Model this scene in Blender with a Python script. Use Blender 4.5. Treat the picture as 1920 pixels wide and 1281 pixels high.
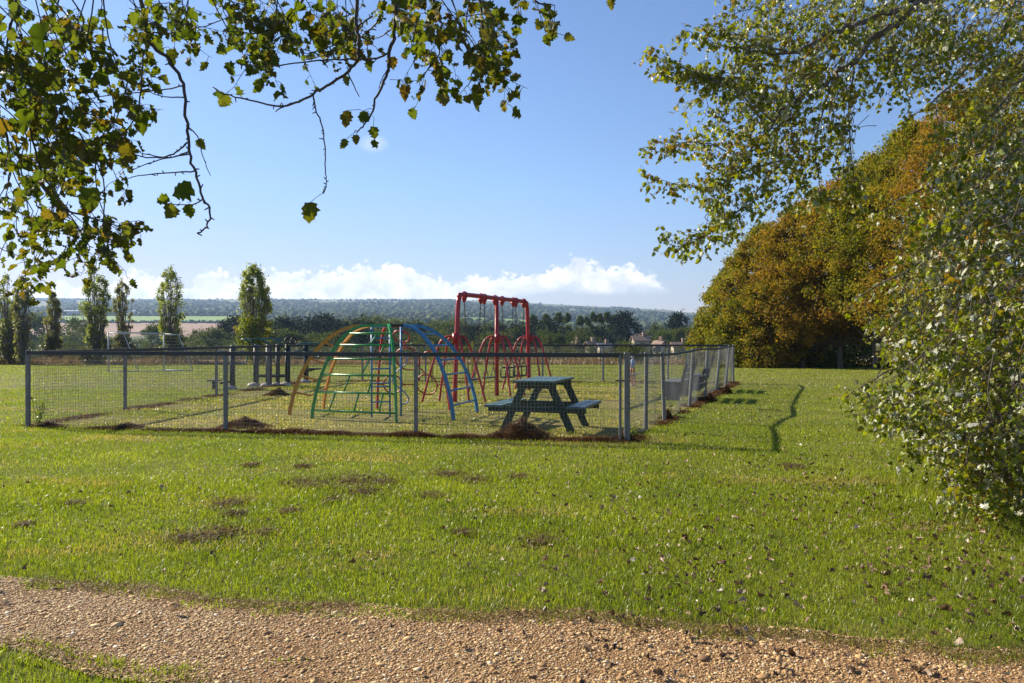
import bpy, math, random
import numpy as np
from mathutils import Vector, Matrix, noise as mnoise

# ------------------------------------------------------------------ camera, world, sun, exposure
for o in list(bpy.data.objects): bpy.data.objects.remove(o)
SC = bpy.context.scene
COL = SC.collection
random.seed(7); RNG = np.random.default_rng(11)
FPX, HX, HY, EYE = 1493.0, 960.0, 634.0, 1.4      # focal length and horizon of the 1920 px photograph

cam_d = bpy.data.cameras.new('camera'); cam = bpy.data.objects.new('camera', cam_d); COL.objects.link(cam)
cam_d.sensor_width = 36.0; cam_d.lens = 28.0; cam_d.clip_start = 0.05; cam_d.clip_end = 20000
cam.location = (0, 0, EYE); cam.rotation_euler = (math.radians(90 - 0.25), 0, 0)
SC.camera = cam

SUN_EL = math.radians(31.0)
SUNV = Vector((-0.865 * math.cos(SUN_EL), 0.502 * math.cos(SUN_EL), math.sin(SUN_EL)))   # towards the sun
sun_d = bpy.data.lights.new('sun', 'SUN'); sun = bpy.data.objects.new('sun', sun_d); COL.objects.link(sun)
sun_d.energy = 5.0; sun_d.angle = math.radians(0.5); sun_d.color = (1.0, 0.90, 0.72)
sun.rotation_euler = SUNV.to_track_quat('Z', 'Y').to_euler(); sun.location = (0, 0, 60)

SC.view_settings.view_transform = 'Standard'; SC.view_settings.look = 'None'
SC.view_settings.exposure = 1.05; SC.view_settings.gamma = 1.0
try: SC.view_settings.use_curve_mapping = False
except Exception: pass
SC.render.resolution_x = 1024; SC.render.resolution_y = 683
try:
    SC.cycles.max_bounces = 6; SC.cycles.transmission_bounces = 4; SC.cycles.transparent_max_bounces = 8
    SC.cycles.volume_bounces = 0
except Exception: pass


class NT:
    """small node-tree writer"""
    def __init__(s, tree): s.t = tree; s.n = tree.nodes; s.l = tree.links
    def node(s, typ, **kw):
        n = s.n.new(typ)
        for k, v in kw.items():
            if k.startswith('i_'): n.inputs[k[2:].replace('_', ' ')].default_value = v
            else: setattr(n, k, v)
        return n
    def link(s, a, b): s.l.new(a, b)
    def math(s, op, a, b=None, c=None, clamp=False):
        n = s.n.new('ShaderNodeMath'); n.operation = op; n.use_clamp = clamp
        for i, x in enumerate((a, b, c)):
            if x is None: continue
            if isinstance(x, (int, float)): n.inputs[i].default_value = x
            else: s.l.new(x, n.inputs[i])
        return n.outputs[0]
    def mix(s, fac, a, b, mode='MIX'):
        n = s.n.new('ShaderNodeMix'); n.data_type = 'RGBA'; n.blend_type = mode
        for sock, x in ((n.inputs[0], fac), (n.inputs[6], a), (n.inputs[7], b)):
            if isinstance(x, (int, float)): sock.default_value = x
            elif isinstance(x, tuple): sock.default_value = (*x[:3], 1)
            else: s.l.new(x, sock)
        return n.outputs[2]
    def ramp(s, fac, stops, interp='LINEAR'):
        n = s.n.new('ShaderNodeValToRGB'); cr = n.color_ramp; cr.interpolation = interp
        while len(cr.elements) < len(stops): cr.elements.new(0.5)
        for e, (p, c) in zip(cr.elements, stops):
            e.position = p
            e.color = (*c[:3], 1) if isinstance(c, tuple) else (c, c, c, 1)
        s.l.new(fac, n.inputs[0]); return n.outputs[0]
    def noise(s, vec, scale, detail=3, rough=0.55, dist=0.0):
        n = s.n.new('ShaderNodeTexNoise'); n.inputs['Scale'].default_value = scale
        n.inputs['Detail'].default_value = detail; n.inputs['Roughness'].default_value = rough
        n.inputs['Distortion'].default_value = dist
        if vec is not None: s.l.new(vec, n.inputs['Vector'])
        return n.outputs[0]

world = bpy.data.worlds.new('World'); SC.world = world; world.use_nodes = True
w = NT(world.node_tree); w.n.clear()
tc = w.node('ShaderNodeTexCoord')
sky = w.node('ShaderNodeTexSky'); sky.sky_type = 'NISHITA'; sky.sun_disc = False
sky.sun_elevation = SUN_EL; sky.sun_rotation = math.atan2(SUNV.x, SUNV.y)
sky.altitude = 0; sky.air_density = 1.0; sky.dust_density = 0.25; sky.ozone_density = 1.6
sep = w.node('ShaderNodeSeparateXYZ'); w.link(tc.outputs['Generated'], sep.inputs[0])
az = w.math('ARCTAN2', sep.outputs[0], sep.outputs[1])
el = w.math('ARCSINE', sep.outputs[2])
cmb = w.node('ShaderNodeCombineXYZ'); w.link(az, cmb.inputs[0]); w.link(w.math('MULTIPLY', el, 1.25), cmb.inputs[1])
# height of the cumulus bank along the horizon (in radians of elevation), by compass direction
tops = [(-200, 556), (60, 556), (110, 540), (160, 548), (250, 520), (290, 528), (350, 545), (385, 512), (440, 522), (500, 512), (560, 516), (600, 506), (640, 491), (680, 502), (725, 496), (780, 508), (840, 524), (870, 511), (905, 503), (935, 517), (1010, 512), (1070, 483), (1125, 494), (1140, 510), (1190, 488), (1240, 514), (1268, 580), (1320, 572), (1355, 545), (1400, 560)]
cl = [(-3.14, .03)] + [(math.atan((a - HX) / FPX), (HY - b) / FPX) for a, b in tops] + [(3.14, .03)]
prof = w.ramp(w.math('MULTIPLY_ADD', az, 1 / 6.28, 0.5), [((a + 3.14) / 6.28, h * 5) for a, h in cl])
prof = w.math('MULTIPLY', prof, 0.2)
n1 = w.noise(cmb.outputs[0], 17, 6, 0.58, 0.15); n2 = w.noise(cmb.outputs[0], 46, 5, 0.62)
n3 = w.noise(cmb.outputs[0], 130, 4, 0.6)
edge = w.math('ADD', w.math('MULTIPLY', w.math('SUBTRACT', n1, .53), .040), w.math('ADD', w.math('MULTIPLY', w.math('SUBTRACT', n2, .5), .048), w.math('MULTIPLY', w.math('SUBTRACT', n3, .5), .026)))
d = w.math('SUBTRACT', w.math('ADD', prof, edge), el)                     # above zero inside the bank
body = w.math('MULTIPLY', d, 160, clamp=True)
# flat, broken base: lower clouds thin out towards the horizon
gap = w.noise(cmb.outputs[0], 9, 4, 0.6, 0.3)
cbase = w.math('MULTIPLY_ADD', w.math('MULTIPLY_ADD', az, 7, .8, clamp=True), .034, .024)
low = w.math('MULTIPLY_ADD', w.math('SUBTRACT', el, cbase), 30, .55, clamp=True)
brk = w.math('MULTIPLY', w.math('SUBTRACT', w.math('ADD', low, w.math('MULTIPLY', gap, 1.5)), 1.17), 2.6, clamp=True)
mask = w.math('MULTIPLY', w.math('MULTIPLY', body, brk), 0.94)
# one small wisp high up
wisp = w.math('SUBTRACT', 1.0, w.math('SQRT', w.math('ADD', w.math('POWER', w.math('MULTIPLY', w.math('ADD', az, .172), 48), 2.0),
              w.math('POWER', w.math('MULTIPLY', w.math('SUBTRACT', el, .236), 85), 2.0))), clamp=True)
mask = w.math('MAXIMUM', mask, w.math('MULTIPLY', w.math('MULTIPLY', wisp, n2), .75))
shade = w.noise(cmb.outputs[0], 30, 5, 0.6, 0.2)
ctone = w.math('ADD', w.math('MULTIPLY', d, 6.0), w.math('MULTIPLY', w.math('SUBTRACT', .58, shade), 4.2), clamp=True)
ccol = w.mix(ctone, (9.6, 9.4, 9.2), (6.2, 6.6, 7.3))
gain = w.mix(1.0, sky.outputs[0], w.mix(w.math('MULTIPLY', el, 5.5, clamp=True), (.83, .715, .88), (.86, .96, 1.17)), 'MULTIPLY')
glow = w.math('MULTIPLY', w.math('MULTIPLY', az, -2.2, clamp=True), w.math('MULTIPLY_ADD', el, -2.6, 1.0, clamp=True))
gain = w.mix(glow, gain, (.76, .70, .80), 'MULTIPLY')
skyc = w.mix(mask, gain, ccol)
bg = w.node('ShaderNodeBackground'); w.link(skyc, bg.inputs[0]); bg.inputs[1].default_value = 0.069
wo = w.node('ShaderNodeOutputWorld'); w.link(bg.outputs[0], wo.inputs[0])

# ------------------------------------------------------------------ helpers
def G(px, py, z=0.0):
    """the place on the ground seen at a pixel of the photograph"""
    Y = FPX * (EYE - z) / (py - HY); return Vector(((px - HX) / FPX * Y, Y, z))
def P(px, py, Y):
    """the place at distance Y seen at a pixel of the photograph"""
    return Vector(((px - HX) / FPX * Y, Y, EYE + (HY - py) / FPX * Y))
def zg(Y):
    """height of the near ground: level, then falling gently away past the playground"""
    t = max(0.0, Y - 26.0); return -0.02 * (t * t / (t + 4.0)) if t > 0 else 0.0

def tag(o, label=None, cat=None, group=None, kind=None):
    if label: o['label'] = label
    if cat: o['category'] = cat
    if group: o['group'] = group
    if kind: o['kind'] = kind
    return o
def empty(name, loc, label, cat, group=None, rz=0.0):
    o = bpy.data.objects.new(name, None); COL.objects.link(o); o.location = loc; o.rotation_euler = (0, 0, rz)
    o.empty_display_size = 0.1
    return tag(o, label, cat, group)
def bigmesh(name, V, Fs, mat, parent=None, smooth=False):
    me = bpy.data.meshes.new(name); V = np.asarray(V, dtype=np.float32)
    Fs = [np.asarray(f, dtype=np.int32) for f in Fs if len(f)]
    me.vertices.add(len(V)); me.vertices.foreach_set('co', V.ravel())
    loops = np.concatenate([f.ravel() for f in Fs]); tot = np.concatenate([np.full(len(f), f.shape[1], np.int32) for f in Fs])
    me.loops.add(len(loops)); me.loops.foreach_set('vertex_index', loops)
    me.polygons.add(len(tot)); st = np.zeros(len(tot), np.int32); st[1:] = np.cumsum(tot)[:-1]
    me.polygons.foreach_set('loop_start', st); me.polygons.foreach_set('loop_total', tot)
    if smooth: me.polygons.foreach_set('use_smooth', np.ones(len(tot), bool))
    me.update(calc_edges=True); me.validate()
    o = bpy.data.objects.new(name, me); COL.objects.link(o)
    if mat: me.materials.append(mat)
    if parent: o.parent = parent
    return o
class MB:
    def __init__(s): s.v = []; s.f = []
    def add(s, vs, fs):
        b = len(s.v); s.v += [tuple(v) for v in vs]; s.f += [tuple(i + b for i in f) for f in fs]; return s
    def hexa(s, c8):
        return s.add(c8, [(0, 3, 2, 1), (4, 5, 6, 7), (0, 1, 5, 4), (1, 2, 6, 5), (2, 3, 7, 6), (3, 0, 4, 7)])
    def box(s, c, size, M=None):
        x, y, z = (k / 2 for k in size); M = M or Matrix.Identity(3); c = Vector(c)
        return s.hexa([c + M @ Vector(p) for p in ((-x, -y, -z), (x, -y, -z), (x, y, -z), (-x, y, -z), (-x, -y, z), (x, -y, z), (x, y, z), (-x, y, z))])
    def bar(s, a, b, wd, ht, up=(0, 0, 1)):
        """a rectangular bar from a to b; wd across, ht along up"""
        a, b, up = Vector(a), Vector(b), Vector(up); t = (b - a).normalized()
        sd = t.cross(up)
        if sd.length < 1e-4: sd = t.cross(Vector((1, 0, 0)))
        sd.normalize(); u = sd.cross(t).normalized(); sd *= wd / 2; u *= ht / 2
        return s.hexa([a - sd - u, a + sd - u, b + sd - u, b - sd - u, a - sd + u, a + sd + u, b + sd + u, b - sd + u])
    def tube(s, pts, r, n=8, cap=True):
        pts = [Vector(p) for p in pts]; m = len(pts); rs = list(r) if hasattr(r, '__len__') else [r] * m
        t = (pts[1] - pts[0]).normalized(); u = t.orthogonal().normalized(); b = len(s.v)
        for i, p in enumerate(pts):
            t2 = (pts[min(i + 1, m - 1)] - pts[max(i - 1, 0)])
            if t2.length > 1e-9: t2.normalize()
            else: t2 = t
            u = (u - t2 * u.dot(t2)); u = u.normalized() if u.length > 1e-6 else t2.orthogonal().normalized()
            v = t2.cross(u); t = t2
            for k in range(n):
                a = 2 * math.pi * k / n; s.v.append(tuple(p + (u * math.cos(a) + v * math.sin(a)) * rs[i]))
        for i in range(m - 1):
            for k in range(n):
                k2 = (k + 1) % n
                s.f.append((b + i * n + k, b + i * n + k2, b + (i + 1) * n + k2, b + (i + 1) * n + k))
        if cap and n > 2:
            s.f.append(tuple(b + k for k in reversed(range(n)))); s.f.append(tuple(b + (m - 1) * n + k for k in range(n)))
        return s
    def ring(s, c, R, r, ax1, ax2, n=28, k=6):
        c, ax1, ax2 = Vector(c), Vector(ax1), Vector(ax2)
        return s.tube([c + (ax1 * math.cos(2 * math.pi * i / n) + ax2 * math.sin(2 * math.pi * i / n)) * R for i in range(n + 1)], r, k, False)
    def blob(s, c, r, seed=0, amp=.2, sub=2, flat=None):
        vs, fs = ICO[sub]; c = Vector(c); r = Vector(r) if hasattr(r, '__len__') else Vector((r, r, r)); out = []
        for v in vs:
            k = 1 + amp * mnoise.noise(v * 2.2 + Vector((seed * 3.7, seed, 0)))
            p = Vector((v.x * r.x * k, v.y * r.y * k, v.z * r.z * k))
            if flat is not None and p.z < flat: p.z = flat
            out.append(c + p)
        return s.add(out, fs)
    def build(s, name, mat, parent=None, smooth=False, bevel=0):
        me = bpy.data.meshes.new(name); me.from_pydata(s.v, [], s.f); me.update()
        if smooth: me.polygons.foreach_set('use_smooth', [True] * len(me.polygons))
        o = bpy.data.objects.new(name, me); COL.objects.link(o)
        if mat: me.materials.append(mat)
        if parent: o.parent = parent
        if bevel:
            md = o.modifiers.new('bevel', 'BEVEL'); md.width = bevel; md.segments = 2; md.limit_method = 'ANGLE'
        return o
def _ico():
    t = (1 + 5 ** .5) / 2
    v = [Vector(p).normalized() for p in ((-1, t, 0), (1, t, 0), (-1, -t, 0), (1, -t, 0), (0, -1, t), (0, 1, t), (0, -1, -t), (0, 1, -t), (t, 0, -1), (t, 0, 1), (-t, 0, -1), (-t, 0, 1))]
    f = [(0, 11, 5), (0, 5, 1), (0, 1, 7), (0, 7, 10), (0, 10, 11), (1, 5, 9), (5, 11, 4), (11, 10, 2), (10, 7, 6), (7, 1, 8), (3, 9, 4), (3, 4, 2), (3, 2, 6), (3, 6, 8), (3, 8, 9), (4, 9, 5), (2, 4, 11), (6, 2, 10), (8, 6, 7), (9, 8, 1)]
    out = {1: (list(v), list(f))}
    for lv in (2, 3):
        v2 = list(v); nf = []; cache = {}
        def mid(a, b):
            k = (min(a, b), max(a, b))
            if k not in cache: cache[k] = len(v2); v2.append(((v2[a] + v2[b]) / 2).normalized())
            return cache[k]
        for a, b, c in f:
            x, y, z = mid(a, b), mid(b, c), mid(c, a); nf += [(a, x, z), (b, y, x), (c, z, y), (x, y, z)]
        v, f = v2, nf; out[lv] = (list(v), list(f))
    return out
ICO = _ico()
def copy_tree(o, parent=None):
    c = o.copy(); COL.objects.link(c)
    if parent: c.parent = parent
    for ch in [x for x in bpy.data.objects if x.parent == o]: copy_tree(ch, c)
    return c
def children(o): return [x for x in bpy.data.objects if x.parent == o]
def smoothpts(pts, n=4):
    """Catmull-Rom through the points"""
    p = [Vector(q) for q in pts]; p = [p[0] * 2 - p[1]] + p + [p[-1] * 2 - p[-2]]; out = []
    for i in range(1, len(p) - 2):
        for k in range(n):
            t = k / n; a, b, c, d2 = p[i - 1], p[i], p[i + 1], p[i + 2]
            out.append(0.5 * ((2 * b) + (c - a) * t + (2 * a - 5 * b + 4 * c - d2) * t * t + (3 * b - a - 3 * c + d2) * t ** 3))
    out.append(p[-2]); return out

# ------------------------------------------------------------------ materials
def new_mat(name):
    m = bpy.data.materials.new(name); m.use_nodes = True; t = NT(m.node_tree); t.n.clear()
    out = t.node('ShaderNodeOutputMaterial'); return m, t, out
def pbr(name, c1, c2=None, scale=8, rough=.6, metal=0, bump=0, bscale=40, spots=None, detail=4):
    m, t, out = new_mat(name); tcd = t.node('ShaderNodeTexCoord'); vec = tcd.outputs['Object']
    b = t.node('ShaderNodeBsdfPrincipled'); b.inputs['Metallic'].default_value = metal
    n = t.noise(vec, scale, detail)
    col = t.mix(t.ramp(n, [(.32, 0.0), (.68, 1.0)]), c1, c2 or c1)
    if spots:
        sc, th, sp = spots; s_ = t.ramp(t.noise(vec, sc, 5, .65), [(th, 0.0), (th + .06, 1.0)]); col = t.mix(s_, col, sp)
    t.link(col, b.inputs['Base Color'])
    t.link(t.math('MULTIPLY_ADD', n, .25, rough - .12), b.inputs['Roughness'])
    if bump:
        bp = t.node('ShaderNodeBump'); bp.inputs['Strength'].default_value = bump; bp.inputs['Distance'].default_value = .01
        t.link(t.noise(vec, bscale, 4), bp.inputs['Height']); t.link(bp.outputs[0], b.inputs['Normal'])
    t.link(b.outputs[0], out.inputs[0]); return m
def leafmat(name, stops, back=None, trans=.45, rough=.45, spec=.4, nscale=.35, pos=None, tw=None):
    """leaf: colour varies from leaf to leaf, pale underside if given, light shines through"""
    m, t, out = new_mat(name); g = t.node('ShaderNodeNewGeometry'); tcd = t.node('ShaderNodeTexCoord')
    r = g.outputs['Random Per Island']; n = t.noise(tcd.outputs['Object'], nscale, 3, .6)
    f = t.math('ADD', t.math('MULTIPLY', r, .62), t.math('MULTIPLY', n, 1.1)); f = t.math('SUBTRACT', f, .36, clamp=True)
    col = t.ramp(f, stops)
    if pos:
        pn = t.ramp(t.noise(g.outputs['Position'], pos[0], 4, .65, .4), [(pos[1], 0.0), (pos[1] + .16, 1.0)]); col = t.mix(t.math('MULTIPLY', pn, t.math('MULTIPLY_ADD', r, .5, .5)), col, pos[2])
    top = col
    if back: col = t.mix(g.outputs['Backfacing'], col, back)
    b = t.node('ShaderNodeBsdfPrincipled'); t.link(col, b.inputs['Base Color']); b.inputs['Roughness'].default_value = rough
    b.inputs['Specular IOR Level'].default_value = spec
    tr = t.node('ShaderNodeBsdfTranslucent'); t.link(t.mix(1.0, top, tw or (1.5, 1.6, .6), 'MULTIPLY'), tr.inputs[0])
    mx = t.node('ShaderNodeMixShader'); mx.inputs[0].default_value = trans
    t.link(b.outputs[0], mx.inputs[1]); t.link(tr.outputs[0], mx.inputs[2]); t.link(mx.outputs[0], out.inputs[0]); return m

# grass blades: greener and yellower patches by place
def grassmat(name, stops, dry, trans=.5, dscale=.35, dth=.56):
    m, t, out = new_mat(name); g = t.node('ShaderNodeNewGeometry'); tcd = t.node('ShaderNodeTexCoord')
    r = g.outputs['Random Per Island']; n = t.noise(tcd.outputs['Object'], .9, 4, .6)
    f = t.math('SUBTRACT', t.math('ADD', t.math('MULTIPLY', r, .6), t.math('MULTIPLY', n, 1.0)), .30, clamp=True)
    col = t.ramp(f, stops)
    mpg = t.node('ShaderNodeMapping'); mpg.inputs['Scale'].default_value = (.6, 1.5, 1); t.link(tcd.outputs['Object'], mpg.inputs[0]); dn = t.ramp(t.noise(mpg.outputs[0], dscale * 1.4, 6, .66, .3), [(dth, 0.0), (dth + .1, 1.0)])
    pick = t.math('GREATER_THAN', t.math('ADD', t.math('MULTIPLY', dn, .75), r), 1.08)
    col = t.mix(pick, col, dry)
    b = t.node('ShaderNodeBsdfPrincipled'); t.link(col, b.inputs['Base Color']); b.inputs['Roughness'].default_value = .38
    b.inputs['Specular IOR Level'].default_value = .45
    tr = t.node('ShaderNodeBsdfTranslucent'); t.link(t.mix(1.0, col, (1.35, 1.45, .55), 'MULTIPLY'), tr.inputs[0])
    mx = t.node('ShaderNodeMixShader'); mx.inputs[0].default_value = trans
    t.link(b.outputs[0], mx.inputs[1]); t.link(tr.outputs[0], mx.inputs[2]); t.link(mx.outputs[0], out.inputs[0]); return m
M = {}
M['grass'] = grassmat('grass', [(0, (.070, .105, .010)), (.4, (.160, .200, .014)), (.75, (.26, .29, .020)), (1, (.40, .39, .07))], (.38, .29, .12), dth=.53)
M['turf'] = grassmat('playground_grass', [(0, (.10, .13, .018)), (.5, (.20, .22, .03)), (1, (.34, .34, .07))], (.40, .32, .14), dth=.46)
M['dead'] = leafmat('dead_grass', [(0, (.030, .015, .006)), (.5, (.10, .052, .020)), (1, (.26, .16, .065))], trans=.25, nscale=2, tw=(1.4, 1, .6), spec=.08)
M['thatch'] = leafmat('torn_thatch', [(0, (.05, .035, .012)), (.5, (.16, .12, .045)), (1, (.32, .25, .11))], trans=.25, nscale=3, tw=(1.3, 1.1, .6), spec=.1)
M['verge'] = leafmat('verge_grass', [(0, (.10, .085, .03)), (.5, (.22, .16, .07)), (1, (.34, .24, .12))], trans=.3, nscale=.4, tw=(1.2, 1, .7))
M['litter'] = leafmat('fallen_leaf', [(0, (.045, .025, .015)), (.45, (.14, .075, .035)), (.75, (.32, .22, .13)), (1, (.55, .50, .42))], trans=.15, nscale=3, tw=(1, 1, 1))
def groundmat(name, a, b2, c, s1=.5, s2=9):
    m, t, out = new_mat(name); tcd = t.node('ShaderNodeTexCoord'); v = tcd.outputs['Object']
    col = t.mix(t.ramp(t.noise(v, s1, 6, .65), [(.38, 0.0), (.62, 1.0)]), a, b2)
    col = t.mix(t.ramp(t.noise(v, s2, 6, .7), [(.45, 0.0), (.7, 1.0)]), col, c)
    b = t.node('ShaderNodeBsdfPrincipled'); t.link(col, b.inputs[0]); b.inputs['Roughness'].default_value = .9
    b.inputs['Specular IOR Level'].default_value = .15
    bp = t.node('ShaderNodeBump'); bp.inputs['Strength'].default_value = .6; bp.inputs['Distance'].default_value = .03
    t.link(t.noise(v, 30, 5, .7), bp.inputs['Height']); t.link(bp.outputs[0], b.inputs['Normal'])
    t.link(b.outputs[0], out.inputs[0]); return m
M['ground'] = groundmat('grass_ground', (.10, .125, .016), (.15, .155, .024), (.12, .085, .030))
M['turfground'] = groundmat('playground_ground', (.14, .145, .028), (.24, .19, .06), (.08, .06, .025), 1.1, 14)
M['path'] = groundmat('path_earth', (.30, .17, .080), (.22, .125, .058), (.14, .08, .038), 2.2, 40)
M['stubble'] = groundmat('stubble', (.30, .20, .13), (.26, .175, .115), (.22, .15, .09), .02, .3)
M['plough'] = groundmat('ploughed_soil', (.30, .19, .135), (.25, .16, .115), (.33, .22, .15), .01, .06)
M['pasture'] = groundmat('pasture', (.17, .26, .06), (.20, .28, .06), (.15, .22, .05), .01, .08)
M['rough'] = groundmat('rough_land', (.055, .075, .025), (.09, .10, .035), (.13, .11, .05), .008, .05)
M['down'] = groundmat('chalk_down', (.13, .15, .06), (.10, .12, .05), (.17, .15, .08), .004, .02)
M['galv'] = pbr('galvanised_steel', (.15, .155, .155), (.25, .25, .25), 22, .6, .35, .15, 60, (9, .62, (.10, .085, .07)))
M['wire'] = pbr('mesh_wire', (.05, .053, .053), (.20, .205, .205), .9, .5, .3)
M['rail'] = pbr('fence_rail', (.028, .032, .038), (.060, .065, .072), 20, .65, .15, .1)
M['red'] = pbr('red_paint', (.42, .022, .030), (.30, .016, .022), 14, .38, 0, .08, 90, (26, .61, (.16, .05, .04)))
M['green'] = pbr('green_paint', (.035, .34, .085), (.025, .25, .06), 12, .36, 0, .08, 90, (26, .62, (.10, .15, .09)))
M['yellow'] = pbr('yellow_paint', (.58, .26, .025), (.46, .19, .02), 12, .4, 0, .08, 90, (26, .61, (.24, .13, .06)))
M['brightyellow'] = pbr('gate_paint', (.55, .42, .03), (.42, .30, .02), 12, .45)
M['blue'] = pbr('blue_paint', (.025, .22, .46), (.02, .15, .35), 12, .36, 0, .08, 90, (26, .62, (.12, .15, .20)))
M['lilac'] = pbr('lilac_paint', (.32, .34, .55), (.24, .25, .42), 12, .4)
M['black'] = pbr('black_rubber', (.012, .012, .013), (.025, .025, .027), 20, .55)
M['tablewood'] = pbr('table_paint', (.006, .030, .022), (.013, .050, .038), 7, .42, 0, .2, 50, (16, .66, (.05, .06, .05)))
M['planks_skylit'] = pbr('table_paint_skylit', (.030, .080, .072), (.060, .12, .11), 7, .38, 0, .2, 50, (16, .66, (.12, .13, .12)))  # same table paint, with the sky's reflection put into its lighter colour
M['benchwood'] = pbr('bench_wood', (.07, .075, .085), (.13, .13, .14), 9, .6, 0, .3, 40)
M['gym'] = pbr('gym_paint', (.008, .020, .024), (.014, .032, .036), 9, .62)
M['teal'] = pbr('teal_tube', (.01, .085, .10), (.014, .11, .13), 9, .35)
M['concrete'] = pbr('concrete', (.45, .42, .37), (.36, .33, .29), 8, .85, 0, .3)
M['chain'] = pbr('chain_steel', (.06, .055, .05), (.11, .10, .095), 30, .5, .6)
M['white'] = pbr('white_paint', (.46, .48, .50), (.38, .40, .42), 6, .5)
M['net'] = pbr('goal_net', (.45, .50, .55), (.35, .4, .45), 6, .8)
M['bark'] = pbr('poplar_bark', (.085, .070, .055), (.17, .145, .12), 9, .85, 0, .5, 30)
M['twig'] = pbr('twig_bark', (.045, .034, .028), (.085, .065, .052), 14, .8, 0, .3, 60)
M['stone'] = None
m, t, out = new_mat('gravel_stone'); g = t.node('ShaderNodeNewGeometry')
col = t.ramp(g.outputs['Random Per Island'], [(0, (.15, .078, .030)), (.35, (.33, .185, .070)), (.7, (.48, .30, .120)), (.93, (.56, .41, .21)), (1, (.60, .53, .42))])
b = t.node('ShaderNodeBsdfPrincipled'); t.link(col, b.inputs[0]); b.inputs['Roughness'].default_value = .75; t.link(b.outputs[0], out.inputs[0]); M['stone'] = m
M['clod'] = pbr('turned_soil', (.040, .023, .012), (.12, .070, .034), 30, .95, 0, .8, 90)

# ------------------------------------------------------------------ the setting: ground, path, farmland, hills
FARE = lambda X: 4.00 - .195 * X + .06 * math.sin(1.9 * X + .6) + .03 * math.sin(5.3 * X) + .045 * mnoise.noise(Vector((X * 4.1, 2, 7))) + .03 * mnoise.noise(Vector((X * 13, 5, 1))) + .03 * max(0, X - 1.2) ** 2
NEARE = lambda X: 2.80 - .34 * X + .05 * math.sin(2.7 * X + 2) + .025 * math.sin(7.9 * X)
def grid_sheet(name, xs, ys, zf, mat):
    nx, ny = len(xs), len(ys); V = np.array([(x, y, zf(x, y)) for y in ys for x in xs])
    i = np.arange((ny - 1) * (nx - 1)); r, c = i // (nx - 1), i % (nx - 1); a = r * nx + c
    return bigmesh(name, V, [np.stack([a, a + 1, a + nx + 1, a + nx], 1)], mat, None, True)
xs = np.concatenate([np.linspace(-300, -30, 10), np.linspace(-28, 28, 57), np.linspace(30, 300, 10)])
ys = np.concatenate([np.linspace(-300, -10, 8), np.linspace(-8, 60, 69)])
tag(grid_sheet('ground', xs, ys, lambda x, y: zg(y) + (.012 * mnoise.noise(Vector((x * .4, y * .4, 0))) - .012 if 4.8 < y < 60 else -.012), M['ground']), kind='structure')

# the fenced ground plan
FL, FR, BR, BL = Vector((-7.66, 12.6, 0)), Vector((1.56, 10.8, 0)), Vector((6.92, 24.9, 0)), Vector((-6.6, 25.5, 0))
def inplay(X, Y):
    q = [FL, FR, BR, BL]; r = np.ones_like(X, bool)
    for a, b2 in zip(q, q[1:] + q[:1]): r &= ((b2.x - a.x) * (Y - a.y) - (b2.y - a.y) * (X - a.x)) > 0
    return r
n = 24; pv = []
for j in range(n + 1):
    for i in range(n + 1):
        u, v = i / n, j / n; q = (FL * (1 - u) + FR * u) * (1 - v) + (BL * (1 - u) + BR * u) * v; pv.append((q.x, q.y, .006 + .004 * mnoise.noise(q)))
tag(bigmesh('playground_turf', pv, [np.array([(j * (n + 1) + i, j * (n + 1) + i + 1, (j + 1) * (n + 1) + i + 1, (j + 1) * (n + 1) + i) for j in range(n) for i in range(n)])], M['turfground'], None, True), kind='structure')

pxs = np.linspace(-7, 7, 141); pv = []
for k in range(13):
    for x in pxs:
        u = k / 12; y = NEARE(x) * (1 - u) + FARE(x) * u
        pv.append((x, y, -.001 + .010 * math.sin(math.pi * u)))
tag(bigmesh('path', pv, [np.array([(k * 141 + i, k * 141 + i + 1, (k + 1) * 141 + i + 1, (k + 1) * 141 + i) for k in range(12) for i in range(140)])], M['path'], None, True), kind='structure')

RID = [(-2500, 575), (-800, 566), (0, 560), (300, 561), (850, 562), (950, 566), (1080, 573), (1180, 578), (1260, 582), (1275, 585), (1320, 588), (1500, 600), (2100, 616), (5000, 622)]
def ridge(px): return float(np.interp(px, [a for a, _ in RID], [b for _, b in RID]))
def terr(px, Y):
    """height of the land past the field edge: a shallow valley, rising farmland and a long ridge"""
    r = ridge(px)
    tY = [60, 120, 200, 350, 500, 650, 900, 1200, 1500, 3200]
    def zz(y, Yd): return EYE + (HY - y) / FPX * Yd
    tz = [zg(60) , -1.9, -4.5, -7.5, -6.0, zz(min(r + 70, 650), 650), zz(r + 45, 900), zz(r + 32, 1200), zz(r + 27, 1500), zz(r, 3200)]
    if Y <= 3200:
        z = float(np.interp(Y, tY, tz))
        if Y > 1300: s_ = (Y - 1300) / 1900; z += 7 * math.sin(math.pi * min(1, s_)) * (.45 + mnoise.noise(Vector((px * .010, Y * .0018, 0))))
        return z
    return tz[-1] - (Y - 3200) * .12
def tz_at(X, Y): return zg(Y) if Y <= 60 else terr(HX + FPX * X / Y, Y)
rows = [60, 75, 95, 120, 160, 200, 270, 350, 430, 500, 575, 650, 730, 810, 900, 1000, 1100, 1200, 1300, 1400, 1500] + list(np.linspace(1570, 3200, 34)) + [3260, 3500, 4200]
pcs = np.concatenate([np.linspace(-3500, -200, 34), np.linspace(-180, 2100, 153), np.linspace(2200, 5500, 34)])
mats = [M['stubble'], M['plough'], M['pasture'], M['rough'], M['down']]
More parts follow.
